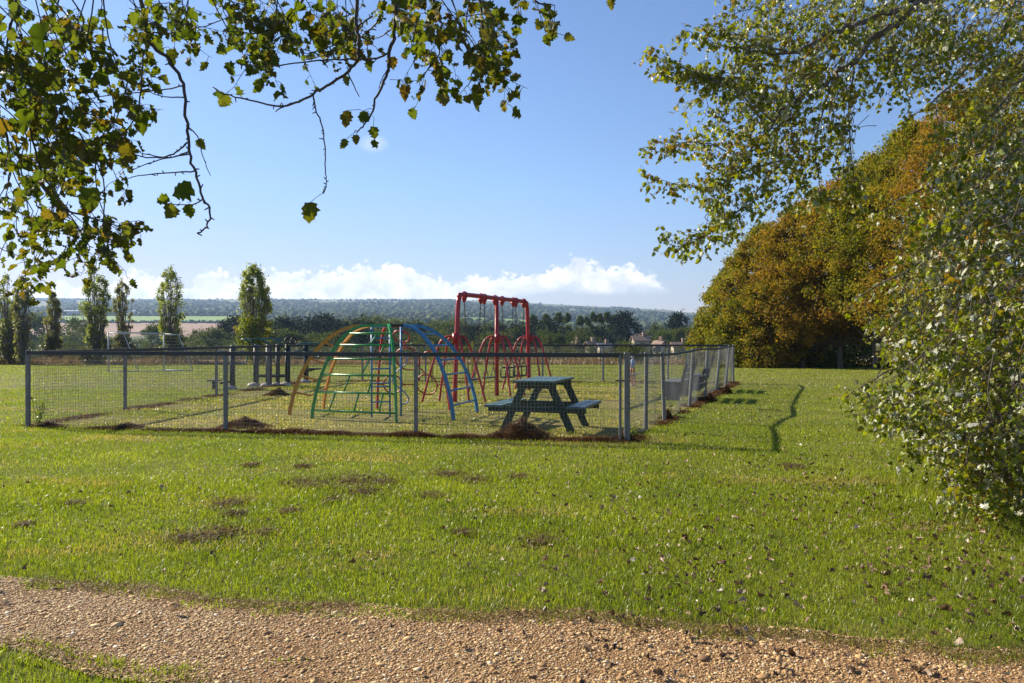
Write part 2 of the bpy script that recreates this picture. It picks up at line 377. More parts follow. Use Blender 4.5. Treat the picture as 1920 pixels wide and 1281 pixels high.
for name, r0, r1 in (('farmland', 60, 1500), ('hills', 1500, 4200)):
    rr = [r for r in rows if r0 <= r <= r1]; nx = len(pcs)
    V = [((p - HX) / FPX * Y, Y, terr(p, Y) + (-.01 if Y == 60 else 0)) for Y in rr for p in pcs]; F = []; mi = []
    for j in range(len(rr) - 1):
        Ym = (rr[j] + rr[j + 1]) / 2
        for i in range(nx - 1):
            a = j * nx + i; F.append((a, a + 1, a + nx + 1, a + nx)); p = pcs[i]
            if Ym < 135: k = 0
            elif 650 < Ym < 900 and (p < 455 or p > 1180): k = 1
            elif 900 < Ym < 1200 and (110 < p < 445 or 860 < p < 1110): k = 2
            elif 900 < Ym < 1000 and p > 1180: k = 1
            elif Ym > 1500: k = 4
            else: k = 3
            mi.append(k)
    o = bigmesh(name, V, [np.array(F)], None, None, True)
    for mm in mats: o.data.materials.append(mm)
    o.data.polygons.foreach_set('material_index', mi); tag(o, kind='structure')

# ------------------------------------------------------------------ grass, gravel, litter (stuff)
def rotz(az_): c, s_ = np.cos(az_), np.sin(az_); return c, s_
def blades(X, Y, Z, h, wd, lean, name, mat, label=None, cat='grass', simple=False, kind='stuff', parent=None):
    n = len(X); a = RNG.uniform(0, 2 * np.pi, n); c, s_ = np.cos(a), np.sin(a); la = RNG.uniform(0, 2 * np.pi, n); lx, ly = np.cos(la) * lean * h, np.sin(la) * lean * h
    B = np.stack([X, Y, Z - .004], 1); side = np.stack([c, s_, 0 * c], 1) * (wd / 2)[:, None]
    if simple:
        V = np.stack([B - side, B + side, B + np.stack([lx, ly, h], 1)], 1).reshape(-1, 3); i = np.arange(n)[:, None] * 3
        F = [i + np.array([[0, 1, 2]])]
    else:
        mid = B + np.stack([lx * .35, ly * .35, h * .58], 1); tip = B + np.stack([lx, ly, h * (1 - .25 * lean)], 1)
        V = np.stack([B - side, B + side, mid + side * .75, mid - side * .75, tip], 1).reshape(-1, 3); i = np.arange(n)[:, None] * 5
        F = [i + np.array([[0, 1, 2, 3]]), i + np.array([[3, 2, 4]])]
    o = bigmesh(name, V, F, mat, parent)
    if label: tag(o, label, cat, kind=kind)
    return o
def scatter(y0, y1, n, margin=.06):
    """points over the visible wedge of ground and a bit beyond"""
    Y = np.sqrt(RNG.uniform(y0 ** 2, y1 ** 2, n)); X = RNG.uniform(-1, 1, n) * (Y * (.643 + margin) + .9); return X, Y
def pnoise(X, Y, s_, seed=0):
    return np.array([mnoise.noise(Vector((x * s_, y * s_, seed))) for x, y in zip(X, Y)])
fe = np.vectorize(FARE); ne = np.vectorize(NEARE)
Xs, Ys, Hs, Ws = [], [], [], []
for y0, y1, n, h, wd in ((2.6, 5.2, 135000, .041, .0038), (5.2, 8, 150000, .045, .0052), (8, 13, 230000, .036, .0058), (13, 22, 170000, .034, .0095), (22, 60, 190000, .038, .020)):
    X, Y = scatter(y0, y1, n); pn = pnoise(X[:: 1], Y[:: 1], .9)
    keep = ~inplay(X, Y); f_, n_ = fe(X), ne(X)
    d1 = Y - f_; d2 = n_ - Y; off = np.where(d1 > -.8, d1, -9); dd = np.maximum(d1, d2)
    patch = (((X + 1.45) / .34) ** 2 + ((Y - 4.16) / .07) ** 2 < RNG.uniform(.1, 1.2, n)) | (((X + .85) / .30) ** 2 + ((Y - 4.0) / .06) ** 2 < RNG.uniform(-.4, .8, n)) | (((X + .95) / .12) ** 2 + ((Y - 3.42) / .05) ** 2 < RNG.uniform(-.2, 1, n))
    keep &= patch | (dd > -.05 + RNG.exponential(.03, n) * -1 + .20 * pnoise(X * 3, Y * 3, 1.3, 4))
    hh = h * RNG.uniform(.45, 1.25, n) * (1 + .45 * pn) * np.clip(.55 + dd * 3, .5, 1.0)
    Xs.append(X[keep]); Ys.append(Y[keep]); Hs.append(hh[keep]); Ws.append((wd * RNG.uniform(.6, 1.3, n))[keep])
X, Y, H, W = map(np.concatenate, (Xs, Ys, Hs, Ws)); Z = np.array([zg(y) for y in Y]) - .006; Z += np.where((Y < fe(X) - .02) & (Y > ne(X) + .02), .014, 0)
# bare scuffed spots
clods = []
for (cx, cy, s_) in ((420, 1000, 60), (680, 925, 40), (660, 905, 55), (430, 945, 26), (560, 905, 22), (580, 912, 20), (470, 873, 10), (350, 1010, 25), (440, 965, 16), (540, 960, 14), (715, 905, 18), (570, 875, 10), (840, 890, 22), (890, 900, 22), (805, 930, 18), (1485, 875, 14), (870, 1000, 12), (1010, 1015, 24), (240, 800, 10), (140, 945, 14), (45, 985, 10), (500, 1000, 14), (975, 895, 16), (620, 940, 12), (385, 1010, 12)):
    g0 = G(cx, cy); clods.append((g0.x, g0.y, s_ / FPX * g0.y, (s_ / FPX * g0.y) * 1.2))
kp = np.ones(len(X), bool)
for cx, cy, rx, ry in clods: kp &= (((X - cx) / rx) ** 2 + ((Y - cy) / ry) ** 2) * (1 + .9 * np.sin(X * 31 + cy) * np.sin(Y * 27 + cx)) > RNG.uniform(-.1, .8, len(X))
X, Y, H, W, Z = X[kp], Y[kp], H[kp], W[kp], Z[kp]
blades(X, Y, Z, H, W, RNG.uniform(.1, 1.0, len(X)), 'grass', M['grass'], 'green mown grass between the gravel path and the fenced playground')
X, Y = scatter(10.5, 26, 480000); k = inplay(X, Y); X, Y = X[k], Y[k]; pn = pnoise(X, Y, .7, 3); k = RNG.uniform(-.5, .6, len(X)) < .25 + pn; X, Y, pn = X[k], Y[k], pn[k]
blades(X, Y, 0 * X, np.clip(.036 * RNG.uniform(.4, 1.5, len(X)) * (1 + .9 * pn), .008, .09), .0009 * Y * RNG.uniform(.6, 1.3, len(X)), RNG.uniform(.2, 1.2, len(X)), 'dry_grass', M['turf'], 'short yellowed grass inside the wire fence')

# gravel
n = 120000; X = RNG.uniform(-3.6, 3.4, n); u = RNG.uniform(-.05, 1.05, n); Y = ne(X) * (1 - u) + fe(X) * u
thin = pnoise(X, Y, 1.5, 9); k = (Y > 2.6) & (RNG.uniform(0, 1, n) < 1.0 + .9 * thin - .45 * np.clip((X - .8) / 2, 0, 1)); X, Y, u = X[k], Y[k], u[k]; n = len(X)
iv = np.array([tuple(v) for v in ICO[1][0]]); fi = np.array(ICO[1][1])
size = (.0026 + RNG.gamma(2.0, .0011, n)) * np.where(RNG.uniform(0, 1, n) < .018, RNG.uniform(1.5, 2.4, n), 1)
V = iv[None] * (1 + RNG.uniform(-.28, .28, (n, 12, 1))); V = V * (size[:, None] * np.stack([RNG.uniform(.8, 1.7, n), RNG.uniform(.6, 1.2, n), RNG.uniform(.3, .65, n)], 1))[:, None, :]
a = RNG.uniform(0, 6.28, n); R = np.zeros((n, 3, 3)); R[:, 0, 0] = np.cos(a); R[:, 0, 1] = -np.sin(a); R[:, 1, 0] = np.sin(a); R[:, 1, 1] = np.cos(a); R[:, 2, 2] = 1
V = np.einsum('nij,nkj->nki', R, V) + np.stack([X, Y, -.001 + .010 * np.sin(np.pi * np.clip(u, 0, 1)) + size * .12], 1)[:, None, :]
tag(bigmesh('gravel', V.reshape(-1, 3), [(np.arange(n)[:, None, None] * 12 + fi[None]).reshape(-1, 3)], M['stone']), 'loose tan gravel strewn over the path', 'gravel', kind='stuff')

n = 16000; X = RNG.uniform(-3.6, 3.6, n); sd2 = RNG.uniform(0, 1, n) < .7; Y = np.where(sd2, fe(X) + RNG.normal(-.03, .06, n), ne(X) + RNG.normal(.03, .05, n)); k = (pnoise(X, Y, 2.2, 12) > -.12) & (Y > 2.6); X, Y = X[k], Y[k]
blades(X, Y, 0 * X + .006, RNG.uniform(.008, .035, len(X)), np.full(len(X), .0032), RNG.uniform(.8, 3.0, len(X)), 'edge_thatch', M['thatch'], 'dry grass thatch and roots along the ragged edges of the path', 'dead grass')

# leaf outlines: x along the midrib
def leaf_template(kind):
    if kind == 'lobed':
        half = [(.0, .12), (.04, .36), (.17, .35), (.30, .54), (.42, .38), (.55, .46), (.62, .28), (.74, .31), (.86, .12)]
    elif kind == 'round':
        half = [(.05, .20), (.18, .40), (.45, .46), (.66, .34), (.85, .17)]
    elif kind == 'small':
        half = [(.35, .30)]
    V = [(0, 0, 0), (1, 0, -.06)]; F = []
    for sgn in (1, -1):
        idx = [0]
        for x, y in half: idx.append(len(V)); V.append((x, y * sgn, .30 * abs(y) - .06 * x))
        idx.append(1)
        if kind == 'small': F.append((0, idx[1], 1) if sgn < 0 else (0, 1, idx[1]))
        else:
            mid = len(V) - 0; V.append((.45, 0, -.02)) if sgn == 1 else None
            mididx = 2 + len(half) if sgn == 1 else 2 + len(half)
            for p, q in zip(idx[:-1], idx[1:]): F.append((mididx, q, p) if sgn > 0 else (mididx, p, q))
    return np.array(V, float), np.array(F)
TPL = {k: leaf_template(k) for k in ('lobed', 'round', 'small')}
def leaves_arrays(pos, dirs, nrm, size, kind, curl=1.0):
    """oriented copies of a leaf outline: dirs = midrib, nrm = wished face normal"""
    tv, tf = TPL[kind]; n = len(pos)
    x = dirs / (np.linalg.norm(dirs, axis=1, keepdims=True) + 1e-9); z = nrm - (nrm * x).sum(1, keepdims=True) * x; z /= (np.linalg.norm(z, axis=1, keepdims=True) + 1e-9)
    y = np.cross(z, x); R = np.stack([x, y, z], 2); st = size[:, None, None] * tv[None] * np.stack([np.ones(n), RNG.uniform(.8, 1.15, n), RNG.uniform(-.6, 1.8, n) * curl], 1)[:, None, :]
    if curl > 1: st[:, :, 2] += size[:, None] * RNG.uniform(-.16, .16, st.shape[:2]); st[:, :, 1] *= RNG.uniform(.45 if curl > 2 else .7, 1.08, (n, 1)); st[:, 2:, :2] += size[:, None, None] * RNG.uniform(-.035, .035, (n, st.shape[1] - 2, 2))
    V = np.einsum('nij,nkj->nki', R, st) + pos[:, None, :]
    F = np.arange(n)[:, None, None] * len(tv) + tf[None]
    return V.reshape(-1, 3), F.reshape(-1, tf.shape[1])

# fallen leaves and turned soil
n = 6500; Y = 3.0 + RNG.gamma(1.9, 2.1, n); X = RNG.uniform(-.75, .75, n) * Y
right = np.clip((X / Y + .15) * 1.6, .06, 1); k = (RNG.uniform(0, 1, n) < right * (.5 + .9 * (pnoise(X, Y, .8, 5) + .3))) & (Y < 14); X, Y = X[k], Y[k]; n = len(X)
dirs = np.stack([RNG.normal(0, 1, n), RNG.normal(0, 1, n), RNG.normal(0, .35, n)], 1); nr = np.stack([RNG.normal(0, .6, n), RNG.normal(0, .6, n), np.ones(n)], 1)
V, F = leaves_arrays(np.stack([X, Y, RNG.uniform(.008, .034, n)], 1), dirs, nr, RNG.uniform(.018, .046, n), 'lobed', 3.2)
tag(bigmesh('fallen_leaves', V, [F], M['litter']), 'dry brown and silvery leaves scattered on the grass and path', 'leaves', kind='stuff')
cb = MB()
for cx, cy, rx, ry in clods:
    for j in range(int(8 + rx * 80)):
        a_, q = random.uniform(0, 6.28), random.random() ** .6
        cb.blob((cx + rx * q * math.cos(a_), cy + ry * q * math.sin(a_), .004), (random.uniform(.008, .03), random.uniform(.008, .028), random.uniform(.006, .022)), random.random() * 50, .7, 1)
cx_, cy_, rx_ = [], [], []
for cx, cy, rx, ry in clods:
    k_ = int(120 + rx * 2800); a_ = RNG.uniform(0, 6.28, k_); q_ = RNG.uniform(0, 1.9, k_); cx_.append(cx + rx * q_ * np.cos(a_)); cy_.append(cy + ry * q_ * np.sin(a_))
cx_, cy_ = np.concatenate(cx_), np.concatenate(cy_)
blades(cx_, cy_, 0 * cx_ + .004, RNG.uniform(.012, .05, len(cx_)), .0009 * cy_, RNG.uniform(.6, 2.6, len(cx_)), 'scuffed_thatch', M['thatch'], 'brown torn thatch around the turned soil in the lawn', 'dead grass')
tag(cb.build('turned_soil', M['clod']), 'small dark clods of turned soil scuffed up in the lawn', 'soil', kind='stuff')

# ------------------------------------------------------------------ the wire fence
def fence_pts_noise(p, nrm, amp, seed): return p + nrm * amp * mnoise.noise(Vector((p.x * .9 + seed, p.y * .9, p.z * 1.6)))
def mesh_panel(parent, a, b2, h0, h1, buckle=.02, seed=0, topf=None, name='wire_panel', ww=.0035):
    """welded square mesh between two ends, every wire modelled, slightly buckled"""
    L = (b2 - a).length; t_ = (b2 - a).normalized(); nr = t_.cross(Vector((0, 0, 1))); mb = MB(); nv = int(L / .05)
    def wp(s_, z):
        q = a + t_ * s_; q = Vector((q.x, q.y, z)); e = math.sin(math.pi * min(1, max(0, s_ / L)))
        off = (topf(s_ / L)[0] * z / 1.2 if topf else 0) + buckle * e * mnoise.noise(Vector((s_ * 1.3 + seed, z * 1.5, seed)))
        zz = z + (topf(s_ / L)[1] * z / 1.2 if topf else 0)
        q = q + nr * off; q.z = zz; return q
    for i in range(1, nv):
        s_ = L * i / nv; mb.tube([wp(s_, z) for z in (h0, h0 + (h1 - h0) * .33, h0 + (h1 - h0) * .66, h1)], ww / 2, 3, False)
    nz = int((h1 - h0) / .05)
    for k in range(nz + 1):
        z = h0 + (h1 - h0) * k / nz; mb.tube([wp(L * i / 10, z) for i in range(11)], ww / 2, 3, False)
    return mb.build(name, M['wire'], parent)
def post(parent, q, h=1.2, s_=.054, lean=(0, 0), name='post', rz=0, mat='galv'):
    mb = MB(); top = Vector((q.x + lean[0], q.y + lean[1], h)); mb.bar((q.x, q.y, -.05), top, s_, s_, (math.sin(rz), math.cos(rz), 0))
    mb.box(top + Vector((0, 0, .003)), (s_ * 1.08, s_ * 1.08, .006), Matrix.Rotation(-rz, 3, 'Z'))
    return mb.build(name, M[mat], parent, bevel=.004)
def rail(parent, pts, s_=.062, name='top_rail'):
    mb = MB()
    for p, q in zip(pts[:-1], pts[1:]): mb.bar(p, q, s_, s_ * .95)
    for p, q in zip(pts[:-1], pts[1:]):            # bolt heads and clips
        L = (q - p).length
        for k in range(max(1, int(L / .6))): mb.box(p.lerp(q, (k + .5) / max(1, int(L / .6))) + Vector((0, 0, s_ * .5)), (.022, .022, .012))
    return mb.build(name, M['rail'], parent)
def fence(name, a, b2, marks, label, posth=1.2, gaps=(), ww=.0035, rz=0.0, skip_first=False, skip_last=False):
    root = empty(name, a, label, 'fence', 'wire fences round the playground'); t_ = (b2 - a); loc = lambda s_: t_ * s_
    for i, s_ in enumerate(marks):
        if not (i == 0 and skip_first) and not (i == len(marks) - 1 and skip_last): post(root, loc(s_), posth, rz=rz)
    for i in range(len(marks) - 1):
        if i in gaps: continue
        rail(root, [loc(marks[i]) + Vector((0, 0, posth - .034)), loc(marks[i + 1]) + Vector((0, 0, posth - .034))])
        mesh_panel(root, loc(marks[i]), loc(marks[i + 1]), .03, posth - .05, .035, i * 3.1 + a.x, ww=ww)
    return root
fr = math.atan2(-(FR - FL).y, (FR - FL).x)
fence('wire_fence', FL, FR, [0, .365, .682, .994], 'grey wire mesh fence running across the front of the playground', rz=0, ww=.0040, skip_last=True)
# side fence with a battered top rail; bends read back from the rail and from the shadow it throws
root = empty('wire_fence', FR, 'buckled wire mesh fence with wavy top rail receding along the right side', 'fence', 'wire fences round the playground')
RS = []
railpx = [(1172, 662), (1201, 663), (1244, 663), (1278, 660), (1298, 656), (1319, 650), (1343, 653), (1359, 648), (1376, 647)]
for (px, py) in [(1464, 842), (1462, 822), (1455, 803), (1468, 789), (1492, 779), (1489, 763), (1497, 746), (1509, 727)]:
    S = G(px, py); best = None
    for kk in range(60, 260):
        t_ = kk / 200 / SUNV.z; Pq = S + SUNV * t_; u_ = HX + FPX * Pq.x / Pq.y; v_ = HY - FPX * (Pq.z - EYE) / Pq.y
        vr = float(np.interp(u_, [a for a, _ in railpx], [b for _, b in railpx])); e = abs(v_ - vr)
        if best is None or e < best[0]: best = (e, Pq.copy())
    RS.append(best[1])
SD = (BR - FR); sl = SD.length; sdn = SD.normalized(); sn = sdn.cross(Vector((0, 0, 1)))
ctrl = []
for q in RS:
    r_ = q - FR; s_ = r_.dot(sdn) / sl; ctrl.append((s_, max(-.3, min(.3, r_.dot(sn))), max(-.15, min(.15, q.z - 1.2))))
ctrl = [(0, 0, 0)] + [c for c in sorted(ctrl) if .04 < c[0] < .96] + [(1, 0, 0)]
def sidef(s_): return (float(np.interp(s_, [c[0] for c in ctrl], [c[1] for c in ctrl])), float(np.interp(s_, [c[0] for c in ctrl], [c[2] for c in ctrl])))
print('side rail control', [tuple(round(x, 2) for x in c) for c in ctrl])
marks = [0, .085, .19, .38, .54, .69, .84, 1.0]
for i, s_ in enumerate(marks):
    o_, dz = sidef(s_); ln = sn * o_ * .8
    post(root, SD * s_, 1.2 + dz * .7, .055 if i else .075, (ln.x, ln.y))
post(root, sdn * -.02 + Vector((-.085, .02, 0)), 1.17, .035)
lt = MB(); lt.bar((-.16, .0, .82), (.05, 0, .82), .02, .02); lt.build('latch', M['rail'], root)
for i in range(len(marks) - 1):
    s0, s1 = marks[i], marks[i + 1]; ss = [s0] + [c[0] for c in ctrl if s0 + .01 < c[0] < s1 - .01] + [s1]; pts = []
    for s_ in ss: o_, dz = sidef(s_); p_ = SD * s_ + sn * o_; pts.append(Vector((p_.x, p_.y, 1.175 + dz)))
    rail(root, pts, .040); f0 = lambda u, s0=s0, s1=s1: sidef(s0 + (s1 - s0) * u)
    mesh_panel(root, SD * s0, SD * s1, .03, 1.15, .05, i * 2.3 + 5, topf=f0, ww=.0040)
fence('wire_fence', BL, FL, [0, .24, .49, .79, .99], 'grey wire mesh fence along the left side of the playground', ww=.0040, skip_last=True)
bf = fence('wire_fence', BL, BR, [0, .135, .27, .285, .40, .53, .56, .70, .85, .985], 'far wire mesh fence across the back of the playground with an opening for the gate', gaps=(3,), ww=.0032)
# yellow gate in the back fence
ga, gb = BL + (BR - BL) * .30, BL + (BR - BL) * .395
gt = empty('playground_gate', ga, 'yellow metal gate of thin upright bars in the back fence', 'gate'); L = gb - ga
post(gt, Vector((0, 0, 0)), 1.3, .09, name='gate_post', mat='brightyellow'); post(gt, L * 1.0, 1.3, .05, name='gate_post', mat='brightyellow')
for z_ in (1.1, .12): MB().bar((0, 0, z_), L + Vector((0, 0, z_)), .04, .04).build('gate_rail', M['brightyellow'], gt)
for k in range(1, 8): q = L * (k / 8); MB().tube([q + Vector((0, 0, .13)), q + Vector((0, 0, 1.09))], .011, 6).build('bar', M['brightyellow'], gt)

# notice plate on the side fence
fq = FR + SD * .40; ntc = empty('notice_sign', fq + sn * -.07 + Vector((0, 0, .86)), 'small white notice plate fixed to the buckled side fence', 'sign', rz=-math.atan2(SD.x, SD.y))
MB().box((0, 0, .12), (.012, .20, .26)).build('plate', M['white'], ntc)
MB().box((-.008, 0, .16), (.004, .12, .03)).box((-.008, 0, .10), (.004, .14, .015)).box((-.008, 0, .06), (.004, .10, .015)).build('printed_panel', M['rail'], ntc)

# ------------------------------------------------------------------ climbing frame
def arch(base, top, h, n=14, k=.16):
    out = []
    for i in range(n + 1):
        th = math.pi / 2 * i / n; f = (1 - k) * (1 - math.cos(th)) + k * math.sin(th); q = base.lerp(top, f); out.append(Vector((q.x, q.y, h * math.sin(th))))
    return out
def at_h(pts, z):
    for p, q in zip(pts[:-1], pts[1:]):
        if p.z <= z <= q.z + 1e-6: return p.lerp(q, (z - p.z) / max(1e-6, q.z - p.z))
    return pts[-1]
C0 = Vector((-2.3, 14.2, 0)); CH = 1.62
cf = empty('climbing_frame', C0, 'domed climbing frame with green, yellow, blue and red arched sides', 'climbing frame')
def lo(x, y): return Vector((x, y, 0)) - C0
gA, gB = arch(lo(-3.46, 13.76), lo(-2.53, 13.9), CH), arch(lo(-1.92, 13.2), lo(-2.15, 13.85), CH)
yA, yB = arch(lo(-4.04, 14.45), lo(-2.69, 14.2), CH), arch(lo(-3.70, 15.6), lo(-2.60, 14.55), CH)
bA, bB = arch(lo(-.99, 13.5), lo(-1.90, 13.95), CH), arch(lo(-.64, 14.8), lo(-1.76, 14.4), CH)
rA, rB = arch(lo(-2.64, 15.6), lo(-2.33, 14.75), CH), arch(lo(-1.20, 15.4), lo(-1.95, 14.7), CH)
def legs(pair, mat, w_=.05):
    for pts in pair:
        mb = MB(); pts = smoothpts(pts, 2)
        for p, q in zip(pts[:-1], pts[1:]): mb.bar(p - Vector((0, 0, .02 if p is pts[0] else 0)), q + (q - p) * .06, .042, w_ * 1.1, (q - p).cross(Vector((0, 0, 1))).cross(q - p) if abs((q - p).normalized().z) < .999 else (1, 0, 0))
        mb.build('leg', M[mat], cf)
legs((gA, gB), 'green'); legs((yA, yB), 'yellow'); legs((bA, bB), 'blue'); legs((rA, rB), 'red', .04)
hs = [.15, .47, .77, 1.04, 1.28, 1.48]
for h in hs: MB().tube([at_h(gA, h), at_h(gB, h)], .0175, 8).build('rung', M['green'], cf, True)
for j, fr_ in enumerate(((.2, .5, .8), (.35, .66), (.55,), (.28, .76), (.6,))):
    for f in fr_:
        p0 = at_h(gA, hs[j]).lerp(at_h(gB, hs[j]), f); f2 = f + (.02 if j < 2 else -.03); p1 = at_h(gA, hs[j + 1]).lerp(at_h(gB, hs[j + 1]), f2 + (.12 if j > 1 else .03))
        MB().tube([p0, p1], .015, 8).build('strut', M['green'], cf, True)
for h in (.42, .72, 1.03, 1.33):
    a_, c_ = at_h(yA, h), at_h(yB, h); mid = a_.lerp(c_, .5) + Vector((0, 0, -.10)); MB().tube([a_, a_.lerp(mid, .9), mid, c_.lerp(mid, .9), c_], .019, 8).build('rung', M['yellow'], cf, True)
for h in (.25, .50, .77, 1.02, 1.27, 1.47): MB().tube([at_h(bA, h), at_h(bB, h)], .0165, 8).build('rung', M['blue'], cf, True)
top = [gA[-1], gB[-1], bA[-1], bB[-1], rB[-1], rA[-1], yB[-1], yA[-1]]
for i in range(8):
    c_ = ['green', 'black', 'blue', 'blue', 'red', 'blue', 'yellow', 'blue'][i]
    MB().bar(top[i], top[(i + 1) % 8], .036, .042).build('top_bar', M[c_], cf)
# red side: rings between the two legs
rv = lambda u, h: at_h(rA, h).lerp(at_h(rB, h), u)
def ringp(u, h, R):
    c_ = rv(u, h); ax = (rv(1, h) - rv(0, h)).normalized(); upv = (rv(u, min(h + .1, 1.6)) - rv(u, max(h - .1, 0))).normalized()
    MB().ring(c_, R, .0155, ax, upv).build('ring', M['red'], cf, True); return c_
ringp(.22, .50, .185); ringp(.72, .50, .20); ringp(.48, 1.0, .235); ringp(.45, 1.43, .15)
for a_, c_ in (((0, .5), (.08, .5)), ((.37, .5), (.56, .5)), ((.88, .5), (1, .5)), ((.66, .82), (.73, .70)), ((.28, .84), (.24, .70)), ((.48, 1.24), (.47, 1.29)), ((0, 1.15), (.22, 1.02)), ((.74, 1.1), (1, 1.18))):
    MB().tube([rv(*a_), rv(*c_)], .013, 8).build('strut', M['red'], cf, True)
# upright blue ladder and a wavy pole in the middle
l1, l2 = lo(-2.47, 14.02), lo(-2.17, 14.15)
for q in (l1, l2): MB().tube([q + Vector((0, 0, -.02)), q + Vector((0, 0, CH - .03))], .017, 8).build('ladder_pole', M['blue'], cf, True)
for h in (.27, .54, .60, .86, 1.12, 1.40): MB().tube([l1 + Vector((0, 0, h)), l2 + Vector((0, 0, h))], .013, 8).build('rung', M['blue'], cf, True)
wp0 = lo(-1.98, 14.2); MB().tube([wp0 + Vector((0, 0, -.02)), wp0 + Vector((0, 0, CH - .02))], .018, 8).build('centre_pole', M['blue'], cf, True)
MB().tube(smoothpts([wp0 + Vector((x, 0, z)) for x, z in ((.0, .22), (.10, .24), (.13, .34), (.02, .47), (-.12, .58), (-.14, .72), (-.04, .83), (.08, .93), (.10, 1.05), (0, 1.16))], 5), .014, 8).build('wavy_tube', M['lilac'], cf, True)

# ------------------------------------------------------------------ swings
SA, SM, SB = Vector((-1.25, 17.3, 0)), Vector((-.37, 19.3, 0)), Vector((.45, 21.35, 0))
sw = empty('playground_swings', SM, 'red tubular swing frame with three arched-leg posts and a long top beam', 'swing frame'); Lw = lambda q: Vector(q) - SM
sd_ = (SB - SA).normalized(); pd = Vector((sd_.y, -sd_.x, 0)); ZT = 2.36
bm = smoothpts([Lw(SA) + Vector((0, 0, -.03)), Lw(SA) + sd_ * .04 + Vector((.02, 0, 1.0)), Lw(SA) + sd_ * .10 + Vector((.03, 0, 2.05)), Lw(SA) + sd_ * .17 + Vector((.03, 0, 2.27)), Lw(SA) + sd_ * .36 + Vector((.03, 0, ZT)), Vector((0, 0, ZT)) , Lw(SB) - sd_ * .36 + Vector((0, 0, ZT)), Lw(SB) - sd_ * .17 + Vector((0, 0, 2.27)), Lw(SB) - sd_ * .10 + Vector((0, 0, 2.05)), Lw(SB) - sd_ * .04 + Vector((0, 0, 1.0)), Lw(SB) + Vector((0, 0, -.03))], 5)
MB().tube(bm, .052, 12).build('top_beam', M['red'], sw, True)
MB().tube([(0, 0, -.03), (0, 0, ZT - .02)], .052, 12).build('centre_post', M['red'], sw, True)
for q0 in (Lw(SA), Vector((0, 0, 0)), Lw(SB)):
    MB().tube([q0 + Vector((.02, 0, 1.28)), q0 + Vector((.02, 0, 1.50))], .07, 12).build('collar', M['red'], sw, True)
    for ox, oy in ((-.72, .06), (-.36, .30), (.34, -.26), (.69, -.08)):
        d_ = Vector((ox, oy, 0)); MB().tube(smoothpts([q0 + Vector((.02, 0, 1.40)), q0 + d_ * .18 + Vector((.02, 0, 1.44)), q0 + d_ * .38 + Vector((0, 0, 1.36)), q0 + d_ * .55 + Vector((0, 0, 1.10)), q0 + d_ * .80 + Vector((0, 0, .5)), q0 + d_ + Vector((0, 0, -.03))], 5), .025, 8).build('leg', M['red'], sw, True)
hang = [.055, .27, .33, .46, .56, .76, .80, .95]
hang = [.10, .30, .345, .485, .585, .75, .79, .915]
A3, B3 = Lw(SA) + Vector((.02, 0, ZT)), Lw(SB) + Vector((0, 0, ZT))
HP = [A3.lerp(B3, h) for h in hang]
for q in HP:
    mb = MB(); mb.ring(q, .062, .022, pd, Vector((0, 0, 1)), 16, 8)
    mb.hexa([q + sd_ * a_ + pd * b_ + Vector((0, 0, c_)) for a_, b_, c_ in ((-.02, -.015, -.17), (.02, -.015, -.17), (.02, .015, -.17), (-.02, .015, -.17), (-.03, -.08, -.02), (.03, -.08, -.02), (.03, .08, -.02), (-.03, .08, -.02))])
    mb.build('hanger', M['red'], sw, True)
def chain(mb, a, b2):
    n_ = int((b2 - a).length / .05); d_ = (b2 - a).normalized(); u = d_.orthogonal().normalized(); v = d_.cross(u)
    for i in range(n_):
        c_ = a.lerp(b2, (i + .5) / n_); w_ = u if i % 2 else v
        mb.tube([c_ + d_ * .032 * math.cos(t_) + w_ * .015 * math.sin(t_) for t_ in [k * math.pi / 3 for k in range(7)]], .0065, 4, False)
lab = ['flat black swing seat on long chains nearest the left end of the beam', 'flat black swing seat on long chains beside the centre post', 'cradle swing seat with black frame just right of the centre post', 'cradle swing seat with black frame at the far right end of the beam']
